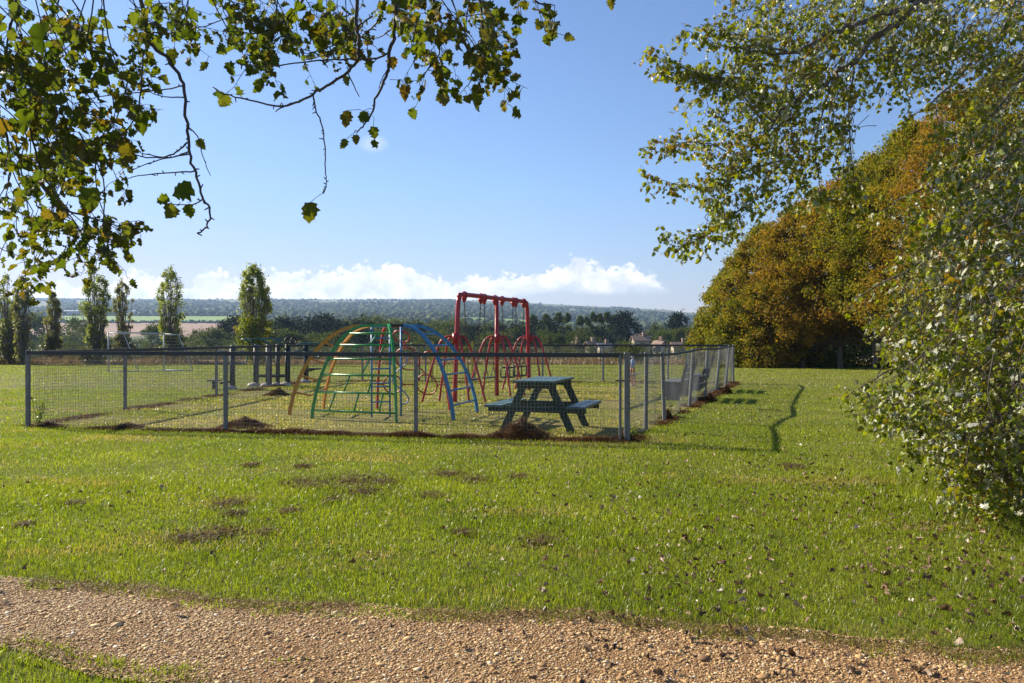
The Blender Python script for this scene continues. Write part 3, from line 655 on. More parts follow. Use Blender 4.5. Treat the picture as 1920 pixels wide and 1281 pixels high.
for j in range(4):
    a_, c_ = HP[2 * j] + SM, HP[2 * j + 1] + SM; mid = a_.lerp(c_, .5); zs = .46 if j < 2 else .50
    o = empty('hanging_swing' if j < 2 else 'cradle_swing', (mid.x, mid.y, zs), lab[j], 'swing', 'swings hanging from the red frame')
    aa, cc = a_ - Vector((mid.x, mid.y, zs)) - Vector((0, 0, .17)), c_ - Vector((mid.x, mid.y, zs)) - Vector((0, 0, .17)); hw = .22
    if j < 2:
        e = [sd_ * -hw + Vector((0, 0, .04)), sd_ * hw + Vector((0, 0, .04))]
        ROT = Matrix.Rotation(math.atan2(sd_.y, sd_.x), 3, 'Z'); MB().box((0, 0, 0), (.46, .18, .035), ROT).build('seat', M['black'], o, bevel=.01)
        for p0, e0 in ((aa, e[0]), (cc, e[1])):
            mb = MB(); y_ = e0 + Vector((0, 0, .20)); chain(mb, p0, y_)
            for sg_ in (-1, 1): chain(mb, y_, e0 * .98 + pd * .07 * sg_ - Vector((0, 0, .03)))
            mb.build('chain', M['chain'], o)
    else:
        mb = MB()
        for zz, ww_ in ((.16, .17), (-.08, .15)):
            q4 = [sd_ * ww_ + pd * .12, sd_ * ww_ - pd * .12, sd_ * -ww_ - pd * .12, sd_ * -ww_ + pd * .12]; q4 = [q + Vector((0, 0, zz)) for q in q4]
            for k in range(4): mb.tube([q4[k], q4[(k + 1) % 4]], .017, 8)
        for s1 in (-1, 1):
            for s2 in (-1, 1): mb.tube([sd_ * .17 * s1 + pd * .12 * s2 + Vector((0, 0, .16)), sd_ * .15 * s1 + pd * .12 * s2 + Vector((0, 0, -.08))], .017, 8)
        mb.build('cradle_frame', M['black'], o, True)
        MB().box((0, 0, -.09), (.30, .22, .03), Matrix.Rotation(math.atan2(sd_.y, sd_.x), 3, 'Z')).build('seat', M['black'], o, bevel=.008)
        for p0, s1 in ((aa, -1), (cc, 1)):
            mb = MB(); y_ = sd_ * s1 * .19 + Vector((0, 0, .42)); chain(mb, p0, y_)
            for s2 in (-1, 1): chain(mb, y_, sd_ * .17 * s1 + pd * .12 * s2 + Vector((0, 0, .17)))
            mb.build('chain', M['chain'], o)

# ------------------------------------------------------------------ picnic table
pt = empty('picnic_table', (.31, 11.62, 0), 'dark green wooden picnic table with attached benches just behind the front fence', 'picnic table', rz=-math.radians(17))
TL = 1.34; TH = .775
for i in range(5): MB().box((-.25 + i * .125, TL / 2, TH - .018), (.112, TL, .036)).build('table_plank', M['planks_skylit'], pt, bevel=.004)
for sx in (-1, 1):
    for i in range(2): MB().box((sx * (.55 + i * .145), TL / 2, .39), (.13, TL, .036)).build('seat_plank', M['planks_skylit'], pt, bevel=.004)
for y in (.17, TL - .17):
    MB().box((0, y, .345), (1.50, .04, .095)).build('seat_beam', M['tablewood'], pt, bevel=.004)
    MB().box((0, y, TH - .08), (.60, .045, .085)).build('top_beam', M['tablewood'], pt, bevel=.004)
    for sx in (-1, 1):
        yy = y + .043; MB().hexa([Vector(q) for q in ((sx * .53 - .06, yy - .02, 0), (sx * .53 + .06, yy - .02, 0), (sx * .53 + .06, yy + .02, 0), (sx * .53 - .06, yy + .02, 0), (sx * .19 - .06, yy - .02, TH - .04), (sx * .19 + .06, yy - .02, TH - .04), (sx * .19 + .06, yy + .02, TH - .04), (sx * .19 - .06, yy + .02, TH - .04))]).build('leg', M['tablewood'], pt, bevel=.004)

# ------------------------------------------------------------------ benches beside the side fence
def bench(loc, label, Lb=1.5, side=True):
    o = empty('slatted_bench', loc, label, 'bench', 'benches backing on to the side fence', rz=-math.atan2(SD.x, SD.y))
    for i in range(3): MB().box((-.16 + i * .145, Lb / 2, .42), (.13, Lb, .035)).build('seat_slat', M['benchwood'], o, bevel=.005)
    for i in range(3): MB().box((.24 + i * .035, Lb / 2, .54 + i * .14), (.03, Lb, .11), Matrix.Rotation(.25, 3, 'Y')).build('back_slat', M['benchwood'], o, bevel=.005)
    for y in (.06, Lb - .06):
        MB().box((-.02, y, .20), (.38, .07, .40)).build('end_panel', M['benchwood'], o, bevel=.006)
        MB().bar((.20, y, .30), (.36, y, .92), .06, .05, (0, 1, 0)).build('back_support', M['benchwood'], o)
    return o
bench((3.52, 17.6, 0), 'grey slatted wooden bench inside the side fence, nearest the camera')
bench((4.75, 20.8, 0), 'darker slatted bench further along the side fence behind the first bench', 1.3)

# ------------------------------------------------------------------ spring rider
sp = empty('spring_rider', G(1186, 726), 'blue and white toy figure riding on a coiled spring near the corner post', 'spring rider')
M['spring'] = pbr('spring_paint', (.50, .10, .05), (.62, .55, .48), 16, .5); M['bluebody'] = pbr('rider_panel', (.10, .20, .50), (.5, .55, .65), 12, .5); M['skin'] = pbr('rider_red', (.45, .09, .07), (.35, .07, .05), 8, .5)
MB().tube([(.09 * math.cos(t_ * .35), .09 * math.sin(t_ * .35), .01 + t_ * .0034) for t_ in range(0, 100)], .016, 6).build('spring', M['spring'], sp, True)
MB().tube([(0, 0, -.01), (0, 0, .03)], .15, 16).build('base', M['concrete'], sp)
MB().box((0, 0, .37), (.34, .18, .04)).build('seat', M['white'], sp, bevel=.01)
MB().tube(smoothpts([(0, 0, .56), (0, 0, .62), (.01, 0, .74), (.0, 0, .80)], 4), [.05] * 4 + [.065] * 5 + [.055] * 3 + [.03], 10).build('body_panel', M['bluebody'], sp, True)
mb = MB(); mb.tube([(-.045, 0, .39), (-.04, 0, .57)], .024, 8); mb.tube([(.045, 0, .39), (.035, 0, .57)], .024, 8); mb.build('leg_panel', M['skin'], sp, True)
MB().blob((0, 0, .87), (.05, .05, .06), 1, .05, 2).build('head_panel', M['white'], sp, True)
MB().tube([(-.11, 0, .62), (-.05, 0, .75), (.05, 0, .75), (.11, 0, .62)], .018, 8).build('handle_bar', M['white'], sp, True)

# ------------------------------------------------------------------ outdoor gym stations
def footing(o, x, y): MB().blob((x, y, .0), (.20, .16, .12), x * 7 + y, .2, 2, flat=-.02).build('footing', M['concrete'], o, True)
def gpost(o, x, y, h=1.22, r=.075):
    MB().tube([(x, y, 0), (x, y, h)], r, 14).build('post', M['gym'], o, True); MB().blob((x, y, h + .01), (r * 1.1, r * 1.1, .06), 0, 0, 2, flat=-.01).build('post_cap', M['gym'], o, True); footing(o, x - .05, y - .05)
ga_ = G(436, 730); o = empty('gym_stepper', ga_, 'dark outdoor gym post with looped handlebars and a foot stand, leftmost of the exercise stations', 'exercise machine', 'outdoor exercise machines')
gpost(o, 0, 0, 1.14)
for sx in (-1, 1): MB().tube(smoothpts([(sx * .05, -.05, .98), (sx * .30, -.05, 1.04), (sx * .43, -.05, .97), (sx * .40, -.05, .78), (sx * .33, -.05, .72), (sx * .06, -.05, .72)], 5), .02, 8).build('handlebar', M['teal'], o, True)
MB().tube([(-.50, .0, 0), (-.50, 0, .22)], .06, 12).build('foot_post', M['gym'], o, True)
MB().box((-.50, 0, .24), (.34, .24, .03)).build('foot_plate', M['gym'], o, bevel=.008)
MB().bar((-.34, 0, .16), (0, 0, .22), .05, .06).build('crank_arm', M['gym'], o)
gb_ = G(504, 725); o = empty('gym_walker', gb_, 'dark three-post outdoor gym walker with long overhead lever bars', 'exercise machine', 'outdoor exercise machines')
kx = gb_.y / FPX
gpost(o, -28 * kx, .2, 1.16); gpost(o, 0, .0, 1.16, .085); gpost(o, 12 * kx, .25, 1.16, .06); gpost(o, 27 * kx, .45, 1.16)
for x0, x1 in ((-28, 0), (3, 27)): MB().bar((x0 * kx, .15, .30), (x1 * kx, .2, .30), .07, .09).build('foot_beam', M['gym'], o, bevel=.01)
MB().tube(smoothpts([(-50 * kx, -.1, 1.36), (-20 * kx, -.1, 1.38), (10 * kx, 0, 1.38), (26 * kx, .1, 1.35)], 4), .018, 8).build('overhead_bar', M['teal'], o, True)
for x0 in (-30, 0, 25): MB().tube(smoothpts([(x0 * kx, .15, 1.16), ((x0 - 4) * kx, .1, 1.26), ((x0 - 14) * kx, 0, 1.36)], 4), .024, 8).build('lever_arm', M['teal'], o, True)
for x0 in (32, 43):
    MB().ring((x0 * kx, .2, 1.32), .09, .022, Vector((.6, .5, .6)).normalized(), Vector((-.6, .1, .8)).normalized(), 18, 8).build('hand_wheel', M['black'], o, True)
    MB().tube([(27 * kx, .4, 1.14), (x0 * kx, .2, 1.30)], .022, 8).build('wheel_arm', M['gym'], o, True)
MB().tube([(6 * kx, -.25, 0), (6 * kx, -.25, 1.2)], .014, 8).build('marker_pole', M['galv'], o, True)
gc_ = G(574, 718); o = empty('gym_rider', gc_, 'single dark outdoor gym post with teal handlebar behind the yellow arch', 'exercise machine', 'outdoor exercise machines')
gpost(o, 0, 0, 1.14)
MB().tube(smoothpts([(-.45, 0, 1.12), (-.2, 0, 1.22), (.1, 0, 1.24), (.42, 0, 1.22)], 4), .018, 8).build('overhead_bar', M['teal'], o, True)
for sx in (-1, 1): MB().tube(smoothpts([(sx * .05, -.05, 1.0), (sx * .36, -.05, .98), (sx * .44, -.05, .86), (sx * .34, -.05, .78), (sx * .08, -.05, .77)], 5), .018, 8).build('handlebar', M['teal'], o, True)
MB().box((.28, 0, .44), (.34, .26, .05)).build('seat', M['gym'], o, bevel=.01); MB().bar((0, 0, .36), (.28, 0, .42), .05, .05).build('seat_arm', M['gym'], o)

# ------------------------------------------------------------------ football goal
g1, g2 = Vector((-18.6, 36.7, zg(36.7))), Vector((-17.05, 39.0, zg(39)))
gl = empty('football_goal', g1, 'white tubular football goal with net standing out on the field', 'goal'); D = g2 - g1; DB = Vector((1.5, -.2, 0)); DT = Vector((.75, -.1, 0)); hg = 1.82
for q in (Vector(), D):
    MB().tube([q, q + Vector((0, 0, hg))], .030, 10).build('goal_post', M['white'], gl, True)
    MB().tube([q + Vector((0, 0, hg - .02)), q + DT + Vector((0, 0, hg - .05)), q + DB + Vector((0, 0, .02))], .022, 8).build('net_support', M['white'], gl, True)
    MB().tube([q + Vector((0, 0, .03)), q + DB + Vector((0, 0, .03))], .022, 8).build('ground_bar', M['white'], gl, True)
MB().tube([Vector((0, 0, hg)), D + Vector((0, 0, hg))], .030, 10).build('crossbar', M['white'], gl, True)
MB().tube([DB + Vector((0, 0, .03)), DB + D + Vector((0, 0, .03))], .022, 8).build('rear_bar', M['white'], gl, True)
mb = MB()
for i in range(19):
    u = i / 18; q = D * u; mb.tube([q + Vector((0, 0, hg - .02)), q + DT + Vector((0, 0, hg - .12)), q + DB * .86 + Vector((0, 0, .8)), q + DB + Vector((0, 0, .03))], .0018, 3, False)
for k in range(12):
    v = k / 11; q = (DT * (1 - v) + DB * v) + Vector((0, 0, (hg - .1) * (1 - v) + .03)); mb.tube([q, q + D * .5 - Vector((0, 0, .04)), q + D], .0018, 3, False)
    for q0 in (Vector(), D): mb.tube([q0 + Vector((0, 0, (hg - .1) * (1 - v) + .03)), q0 + q], .0018, 3, False)
mb.build('goal_net', M['net'], gl)

# ------------------------------------------------------------------ heaps and fringes of cut turf
def heap(px, py, wpx, hpx, label, seed):
    q = G(px, py); s_ = q.y / FPX; wd, ht = wpx * s_, hpx * s_
    o = empty('cut_turf_heap', q, label, 'turf heap', 'heaps of cut turf by the fence')
    vs, fs = ICO[3]; mb = MB(); prof_ = lambda x, y: ht * max(0, 1 - math.hypot(x / (wd * .52), y / (wd * .35))) ** 1.15 * (1 + .5 * mnoise.noise(Vector((x * 6 + seed, y * 6, 1)))) - .012
    mb.add([(v.x * wd * .52, v.y * wd * .35, prof_(v.x * wd * .52, v.y * wd * .35) if v.z > -.05 else -.03) for v in vs], fs); mb.build('soil', M['clod'], o, True)
    n_ = int(5200 * max(.3, wd)); a_ = RNG.uniform(0, 6.28, n_); r_ = np.sqrt(RNG.uniform(0, 1, n_)) * 1.06; X_ = np.cos(a_) * r_ * wd / 2; Y_ = np.sin(a_) * r_ * wd * .34
    Z_ = np.array([max(0, prof_(a, b)) for a, b in zip(X_, Y_)])
    blades(X_, Y_, Z_, RNG.uniform(.015, .055, n_) * (.7 + .6 * min(1, ht * 4)), np.full(n_, .0065), RNG.uniform(.8, 2.8, n_), 'dead_grass', M['dead'], parent=o)
heap(460, 802, 100, 22, 'dark heap of cut turf at the second front fence post', 1)
heap(240, 803, 70, 12, 'low brown mound of turf under the left end of the front fence', 2)
heap(975, 820, 120, 36, 'tall shaggy heap of dead turf in front of the picnic table', 3)
heap(1168, 826, 44, 18, 'small earthy heap round the front corner post', 4)
heap(520, 742, 50, 14, 'small dark turf heap below the exercise machines', 5)
heap(1252, 786, 18, 20, 'narrow tuft of dead turf at the third side fence post', 6)
heap(1330, 752, 24, 16, 'dark turf clump at the foot of the side fence beside the far bench', 7)
heap(1362, 738, 22, 16, 'dark turf clump near the far corner of the side fence', 8)
heap(95, 800, 60, 9, 'flat scrap of dead turf beside the leftmost fence post', 9)
fx, fy, fh = [], [], []
for a_, c_, n_, sp_ in ((FL, FR, 36000, .075), (FR, BR, 26000, .085), (FL, BL, 14000, .12), (BL, BR, 12000, .16)):
    u = RNG.uniform(0, 1, n_); o_ = RNG.normal(0, sp_, n_); t_ = (c_ - a_).normalized(); nr = (t_.y, -t_.x); k = np.array([mnoise.noise(Vector((v * 24, a_.x, c_.y))) for v in u])
    fx.append((a_.x + (c_.x - a_.x) * u + nr[0] * o_)[k > -.36]); fy.append((a_.y + (c_.y - a_.y) * u + nr[1] * o_)[k > -.36]); fh.append((.03 + .10 * np.clip(k + .3, 0, 1) * RNG.uniform(.3, 1, n_))[k > -.36])
fx, fy, fh = map(np.concatenate, (fx, fy, fh)); blades(fx, fy, 0 * fx, fh, .0006 * fy, RNG.uniform(.3, 1.6, len(fx)), 'dead_grass', M['dead'], 'fringe of brown dead grass along the foot of the fences', 'grass')
random.seed(3)
for (px, py, hh, lb_) in ((72, 800, .52, 'spindly leafy weed growing through the fence beside the leftmost post'), (1182, 822, .22, 'low leafy weed at the foot of the front corner post'), (1250, 782, .38, 'dry weed stalk at the third side fence post')):
    q = G(px, py); o = empty('weed_plant', q, lb_, 'weed', 'weeds along the fence'); st_ = MB(); lp, ld, ln_ = [], [], []
    for k in range(7):
        d_ = Vector((random.gauss(.15, .35), random.gauss(0, .25), 1)).normalized(); pts = [Vector((random.gauss(0, .03), random.gauss(0, .03), 0))]
        for i_ in range(6): d_ = (d_ + Vector((random.gauss(0, .16), random.gauss(0, .16), 0))).normalized(); pts.append(pts[-1] + d_ * hh / 6 * random.uniform(.6, 1.1))
        st_.tube(pts, [.003] * 4 + [.002] * 3, 4, False)
        for p_ in pts[1:]:
            for _ in range(3): lp.append(tuple(p_)); ld.append((random.gauss(0, 1), random.gauss(0, 1), random.gauss(.2, .5))); ln_.append((random.gauss(0, .5), random.gauss(0, .5), 1))
    st_.build('stem', M['twig'], o); V, F = leaves_arrays(np.array(lp), np.array(ld), np.array(ln_), RNG.uniform(.018, .045, len(lp)), 'round'); bigmesh('foliage', V, [F], M['grass'], o)
n_ = 26000; X = RNG.uniform(-48, 48, n_); Y = 59 + RNG.gamma(1.4, 2.0, n_); Z = np.array([tz_at(x, y) for x, y in zip(X, Y)])
blades(X, Y, Z, RNG.uniform(.15, .75, n_) * (.6 + .8 * np.clip(pnoise(X, Y, .25, 8) + .4, 0, 1)), np.full(n_, .05), RNG.uniform(.1, .8, n_), 'verge_grass', M['verge'], 'tall straw-coloured grass along the far edge of the field', 'grass', simple=True)


# ------------------------------------------------------------------ trees and shrubs at a distance
def unit(n):
    v = RNG.normal(0, 1, (n, 3)); return v / np.linalg.norm(v, axis=1, keepdims=True)
def cards(pos, size, out, asp=.55):
    """small pointed leaf clumps (two triangles each, folded)"""
    n = len(pos); d = unit(n) + out * .5; d /= np.linalg.norm(d, axis=1, keepdims=True); s_ = np.cross(d, unit(n)); s_ /= np.linalg.norm(s_, axis=1, keepdims=True) + 1e-9
    nn = np.cross(d, s_); a = size[:, None]
    V = np.stack([pos, pos + d * a * .5 + s_ * a * asp * .5 + nn * a * .12, pos + d * a, pos + d * a * .5 - s_ * a * asp * .5 + nn * a * .12], 1).reshape(-1, 3); i = np.arange(n)[:, None] * 4
    return V, np.concatenate([i + np.array([[0, 1, 2]]), i + np.array([[0, 2, 3]])])
def crown(n, W, H, z0, leaf, clumps=70, sig=.16, top=.5, shape='round', hollow=.35, seed=0):
    """leaf positions clustered into clumps through the crown's volume"""
    r = np.random.default_rng(seed); m_ = clumps; u = r.uniform(0, 1, m_); a = r.uniform(0, 2 * np.pi, m_)
    if shape == 'round': z = u; rad = np.sqrt(np.clip(1 - (2 * z - 1) ** 2, 0.02, 1)) ** .8 * (.85 + .15 * (1 - z))
    elif shape == 'skirt': z = u ** 1.1; rad = np.sin(np.pi * (.27 + .73 * z)) ** .75 + .02
    elif shape == 'poplar': z = u ** .85; rad = np.interp(z, [0, .1, .35, .6, .8, .92, 1], [.36, .42, .78, 1, .80, .48, .12])
    elif shape == 'cone': z = u ** 1.25; rad = (1 - z) ** .75 + .05
    elif shape == 'wide': z = u ** 1.3; rad = np.sqrt(np.clip(1 - z ** 2, .02, 1))
    rr = rad * (hollow + (1 - hollow) * np.sqrt(r.uniform(0, 1, m_))) * r.uniform(.80, 1.20, m_)
    C = np.stack([np.cos(a) * rr * W / 2, np.sin(a) * rr * W / 2, z0 + z * (H - z0)], 1)
    k = r.integers(0, m_, n); sg = np.array([W, W, W * (1.5 if shape == 'poplar' else .8)]) * sig * r.uniform(.6, 1.25, (m_, 1))[k]
    pos = C[k] + r.normal(0, 1, (n, 3)) * sg * .5; pos[:, 2] = np.maximum(pos[:, 2], .05)
    out = pos - np.array([0, 0, z0 + (H - z0) * .45]); out /= np.linalg.norm(out, axis=1, keepdims=True) + 1e-6
    V, F = cards(pos, leaf * r.uniform(.6, 1.35, n), out)
    return V, F, C
def limbs(root, H, z0, C, r0, n=18, up=1.0, mat='bark', lean=0):
    mb = MB(); mb.tube(smoothpts([(0, 0, -.3), (lean * .1, 0, H * .2), (lean * .3, 0, H * .5), (lean * .4, .0, H * .93)], 4), [r0 * (1 - .9 * i / 12) for i in range(13)], 8)
    mb.build('trunk', M[mat], root, True); mb = MB()
    for c in sorted(C.tolist(), key=lambda q: q[2])[:: max(1, len(C) // n)]:
        c = Vector(c); zb = max(z0 * .5, c.z - up * math.hypot(c.x, c.y) * 1.6 - .1 * H); zb = max(.1 * H, min(zb, c.z)); s_ = Vector((lean * .3, 0, zb)); md = s_.lerp(c, .5) + Vector((0, 0, -.03 * H * up))
        rb = r0 * (1 - zb / H) * .45 + .01; mb.tube(smoothpts([s_, md, c], 3), [rb * (1 - .85 * i / 6) for i in range(7)], 5)
    return mb.build('branches', M[mat], root, True)
def tree(name, px, topy, Y, W, mat, label, group, cat='tree', n=3000, leaf=.3, shape='round', z0=.1, clumps=70, sig=.16, hollow=.35, seed=0, r0=None, lb=18, up=1.0, trunk=True, lean=0, base=None):
    X = (px - HX) / FPX * Y; zb = tz_at(X, Y) if base is None else base; H = EYE + (HY - topy) / FPX * Y - zb
    o = empty(name, (X, Y, zb), label, cat, group); V, F, C = crown(n, W, H, z0 * H, leaf, clumps, sig, shape=shape, hollow=hollow, seed=seed)
    V[:, 0] += lean * np.clip(V[:, 2] / H, 0, 1) * .4
    bigmesh('foliage', V, [F], M[mat], o)
    if trunk: limbs(o, H, z0 * H, C, r0 or H * .02, lb, up, lean=lean)
    return o
G_ = lambda *c: [(i / (len(c) - 1), k) for i, k in enumerate(c)]
M['leaf_poplar'] = leafmat('poplar_leaf', G_((.055, .072, .014), (.13, .155, .026), (.24, .26, .05), (.36, .34, .08)), back=(.34, .36, .20), trans=.52, spec=.2)
M['leaf_popdark'] = leafmat('poplar_leaf_dark', G_((.06, .068, .026), (.13, .13, .05), (.21, .20, .09), (.32, .28, .13)), back=(.32, .31, .20), trans=.48, spec=.2)
M['leaf_gold'] = leafmat('hornbeam_leaf', G_((.048, .066, .006), (.125, .138, .010), (.24, .20, .015), (.36, .19, .02)), trans=.42, spec=.15, rough=.6, pos=(.20, .53, (.32, .15, .022)))
M['leaf_orange'] = leafmat('rusty_hornbeam_leaf', G_((.052, .065, .006), (.14, .130, .010), (.27, .17, .015), (.37, .16, .02)), trans=.42, spec=.15, rough=.6, pos=(.26, .45, (.31, .15, .026)))
M['leaf_hedgegreen'] = leafmat('hornbeam_leaf', G_((.045, .070, .006), (.12, .145, .010), (.21, .20, .014), (.32, .19, .02)), trans=.4, spec=.15, rough=.6)
M['leaf_oak'] = leafmat('oak_leaf', G_((.035, .055, .012), (.08, .10, .02), (.14, .15, .03)), trans=.25, nscale=.1, spec=.1, rough=.7)
M['leaf_pine'] = leafmat('pine_needles', G_((.010, .018, .010), (.020, .034, .016), (.036, .052, .024)), trans=.1, nscale=.1, spec=.08, rough=.8)
M['leaf_popfar'] = leafmat('far_poplar_leaf', G_((.03, .045, .012), (.06, .08, .018), (.10, .12, .03)), trans=.3, spec=.1)
M['leaf_olive'] = leafmat('scrub_leaf', G_((.05, .06, .020), (.10, .105, .035), (.15, .13, .05)), trans=.25, nscale=.15)

# poplars along the left field edge
PL = [(14, 520, 60, 1.7, 'leaf_poplar', .60, 'slim poplar at the left picture edge, leftmost in the row beyond the field'),
      (42, 522, 58, 1.4, 'leaf_popdark', .60, 'dark slim poplar beside the leftmost one, second in the row'),
      (99, 550, 64, 1.3, 'leaf_popdark', .55, 'shortest thin brownish poplar of the row beyond the field'),
      (178, 503, 59, 1.9, 'leaf_poplar', .9, 'tall full poplar left of the white goal'),
      (231, 524, 66, 1.5, 'leaf_popdark', .55, 'sparse thin grey poplar standing behind the white goal'),
      (320, 505, 62, 2.1, 'leaf_poplar', .8, 'tall poplar with fanned bare branches right of the goal'),
      (475, 503, 56, 2.45, 'leaf_poplar', 1.5, 'bright leafy poplar behind the exercise machines, rightmost in the row')]
for i, (px, ty, Y, W, mt, dn, lb_) in enumerate(PL):
    tree('poplar_tree', px, ty, Y, W, mt, lb_, 'poplars along the field edge', n=int(7500 * dn), leaf=.15, shape='poplar', z0=.08, clumps=85, sig=.105, hollow=.25, seed=20 + i, r0=.13, lb=46, up=2.6)
    if i in (3, 5, 6, 4, 0, 2):
        V, F, C = crown(2600, W * 1.2, 2.2 if i != 6 else 3.4, .15, .17, 26, .16, shape='round', seed=60 + i); bigmesh('low_shoots', V, [F], M['leaf_hedgegreen' if i == 6 else 'leaf_olive'], bpy.data.objects['poplar_tree' if i == 0 else 'poplar_tree.%03d' % i])

# the autumn tree row on the right
TR = [(1328, 594, 53, 2.6, 'leaf_hedgegreen', 'wide', .0, 'small green sapling at the left end of the autumn tree row'),
      (1376, 500, 51, 5.0, 'leaf_gold', 'skirt', .0, 'yellow-green tree leafy to the ground at the end of the autumn row'),
      (1432, 428, 48.5, 6.4, 'leaf_gold', 'skirt', .0, 'golden-green tree, second full tree of the autumn row'),
      (1505, 388, 46.5, 7.2, 'leaf_orange', 'skirt', .16, 'rust-patched tree in the middle of the autumn row'),
      (1575, 348, 45, 7.0, 'leaf_orange', 'skirt', .24, 'orange-tinted tree right of the middle one above the dark hollow'),
      (1640, 300, 43, 7.0, 'leaf_gold', 'skirt', .24, 'green-gold tree above the right part of the dark hollow'),
      (1715, 240, 40, 7.0, 'leaf_gold', 'skirt', .2, 'tall green-gold tree behind the white poplar branches'),
      (1800, 175, 36, 7.0, 'leaf_orange', 'skirt', .05, 'tall rust-flecked tree mostly hidden by the white poplar'),
      (1900, 120, 32, 7.4, 'leaf_gold', 'skirt', .05, 'nearest tree of the autumn row at the right picture edge')]
for i, (px, ty, Y, W, mt, sh, z0, lb_) in enumerate(TR):
    tree('hornbeam_tree', px, ty, Y, W, mt, lb_, 'autumn trees in the row', n=11000 if i == 0 else 56000, leaf=.15 if i < 7 else .12, shape=sh, z0=z0, clumps=60 if i == 0 else 420, sig=.07, hollow=.55, seed=100 + i, r0=.16, lb=34, up=.9)
def shrubmesh(n, W, H, leaf, mt, seed, D=None): V, F, C = crown(n, W, H, .02, leaf, 60, .14, shape='wide', seed=seed); V[:, 1] *= (D or W) / W; return V, F
for i, (px, Y, W, H, lb_) in enumerate([(1480, 51, 8, 3.4, 'undergrowth added to darken the back of the hollow, left end'), (1590, 49, 9, 3.6, 'undergrowth added to darken the middle of the hollow under the row'), (1700, 47, 9, 3.6, 'undergrowth added to darken the gap behind the white poplar twigs')]):
    o = empty('undergrowth', ((px - HX) / FPX * Y, Y, zg(Y)), lb_, 'shrub', 'added undergrowth beneath the tree row'); V, F = shrubmesh(9000, W, H, .2, '', 300 + i, 3); bigmesh('foliage', V, [F], M['leaf_oak'], o)  # second row added so the gap under the trees turns dark
o = empty('bramble_bush', ((1392 - HX) / FPX * 48, 48, zg(48)), 'low leafy skirt of brambles at the foot of the yellow-green tree', 'shrub'); V, F = shrubmesh(6500, 5, 1.0, .10, '', 320, 2.2); bigmesh('foliage', V, [F], M['leaf_gold'], o)

# middle distance: one of each kind, then copies
def proto(name, label, cat, mat, n, leaf, shape, z0, clumps, sig, seed, W=1.0, H=1.0, hollow=.35):
    """unit-height plant, scaled when placed"""
    V, F, C = crown(n, W, H, z0, leaf, clumps, sig, shape=shape, hollow=hollow, seed=seed)
    o = empty(name, (0, 0, 0), label, cat, None); bigmesh('foliage', V, [F], M[mat], o)
    if cat == 'tree':
        mb = MB(); mb.tube([(0, 0, -.05), (0, 0, H * .85)], [.028, .006], 6); mb.build('trunk', M['bark'], o, True)
    return o
PR = {'oak': ('oak_tree', 'leaf_oak', 4200, .062, 'round', .08, 60, .13, 1.05, 'tree'), 'oak2': ('oak_tree', 'leaf_oak', 4200, .062, 'wide', .02, 60, .14, 1.3, 'tree'),
      'pine': ('pine_tree', 'leaf_pine', 4600, .06, 'wide', .05, 44, .13, .95, 'tree'), 'pine2': ('pine_tree', 'leaf_pine', 4400, .06, 'round', .04, 40, .15, 1.25, 'tree'),
      'pop': ('poplar_tree', 'leaf_popfar', 2400, .05, 'poplar', .02, 60, .10, .25, 'tree'), 'shrub': ('shrub', 'leaf_olive', 1600, .07, 'wide', .0, 34, .16, 2.0, 'shrub'),
      'dark': ('shrub', 'leaf_oak', 1600, .07, 'wide', .0, 34, .16, 1.9, 'shrub')}
made = {}
def put(kind, px, topy, Y, label, group, wide=1.0):
    X = (px - HX) / FPX * Y; zb = tz_at(X, Y); H = EYE + (HY - topy) / FPX * Y - zb
    if kind not in made:
        nm, mt, n, lf, sh, z0, cl_, sg_, W, cat = PR[kind]; o = proto(nm, label, cat, mt, n, lf, sh, z0, cl_, sg_, 500 + len(made), W); made[kind] = o
    else: o = copy_tree(made[kind])
    o.location = (X, Y, zb); o.scale = (H * wide, H * wide, H); o.rotation_euler = (0, 0, random.uniform(0, 6.28)); o['label'] = label; o['group'] = group
    return o
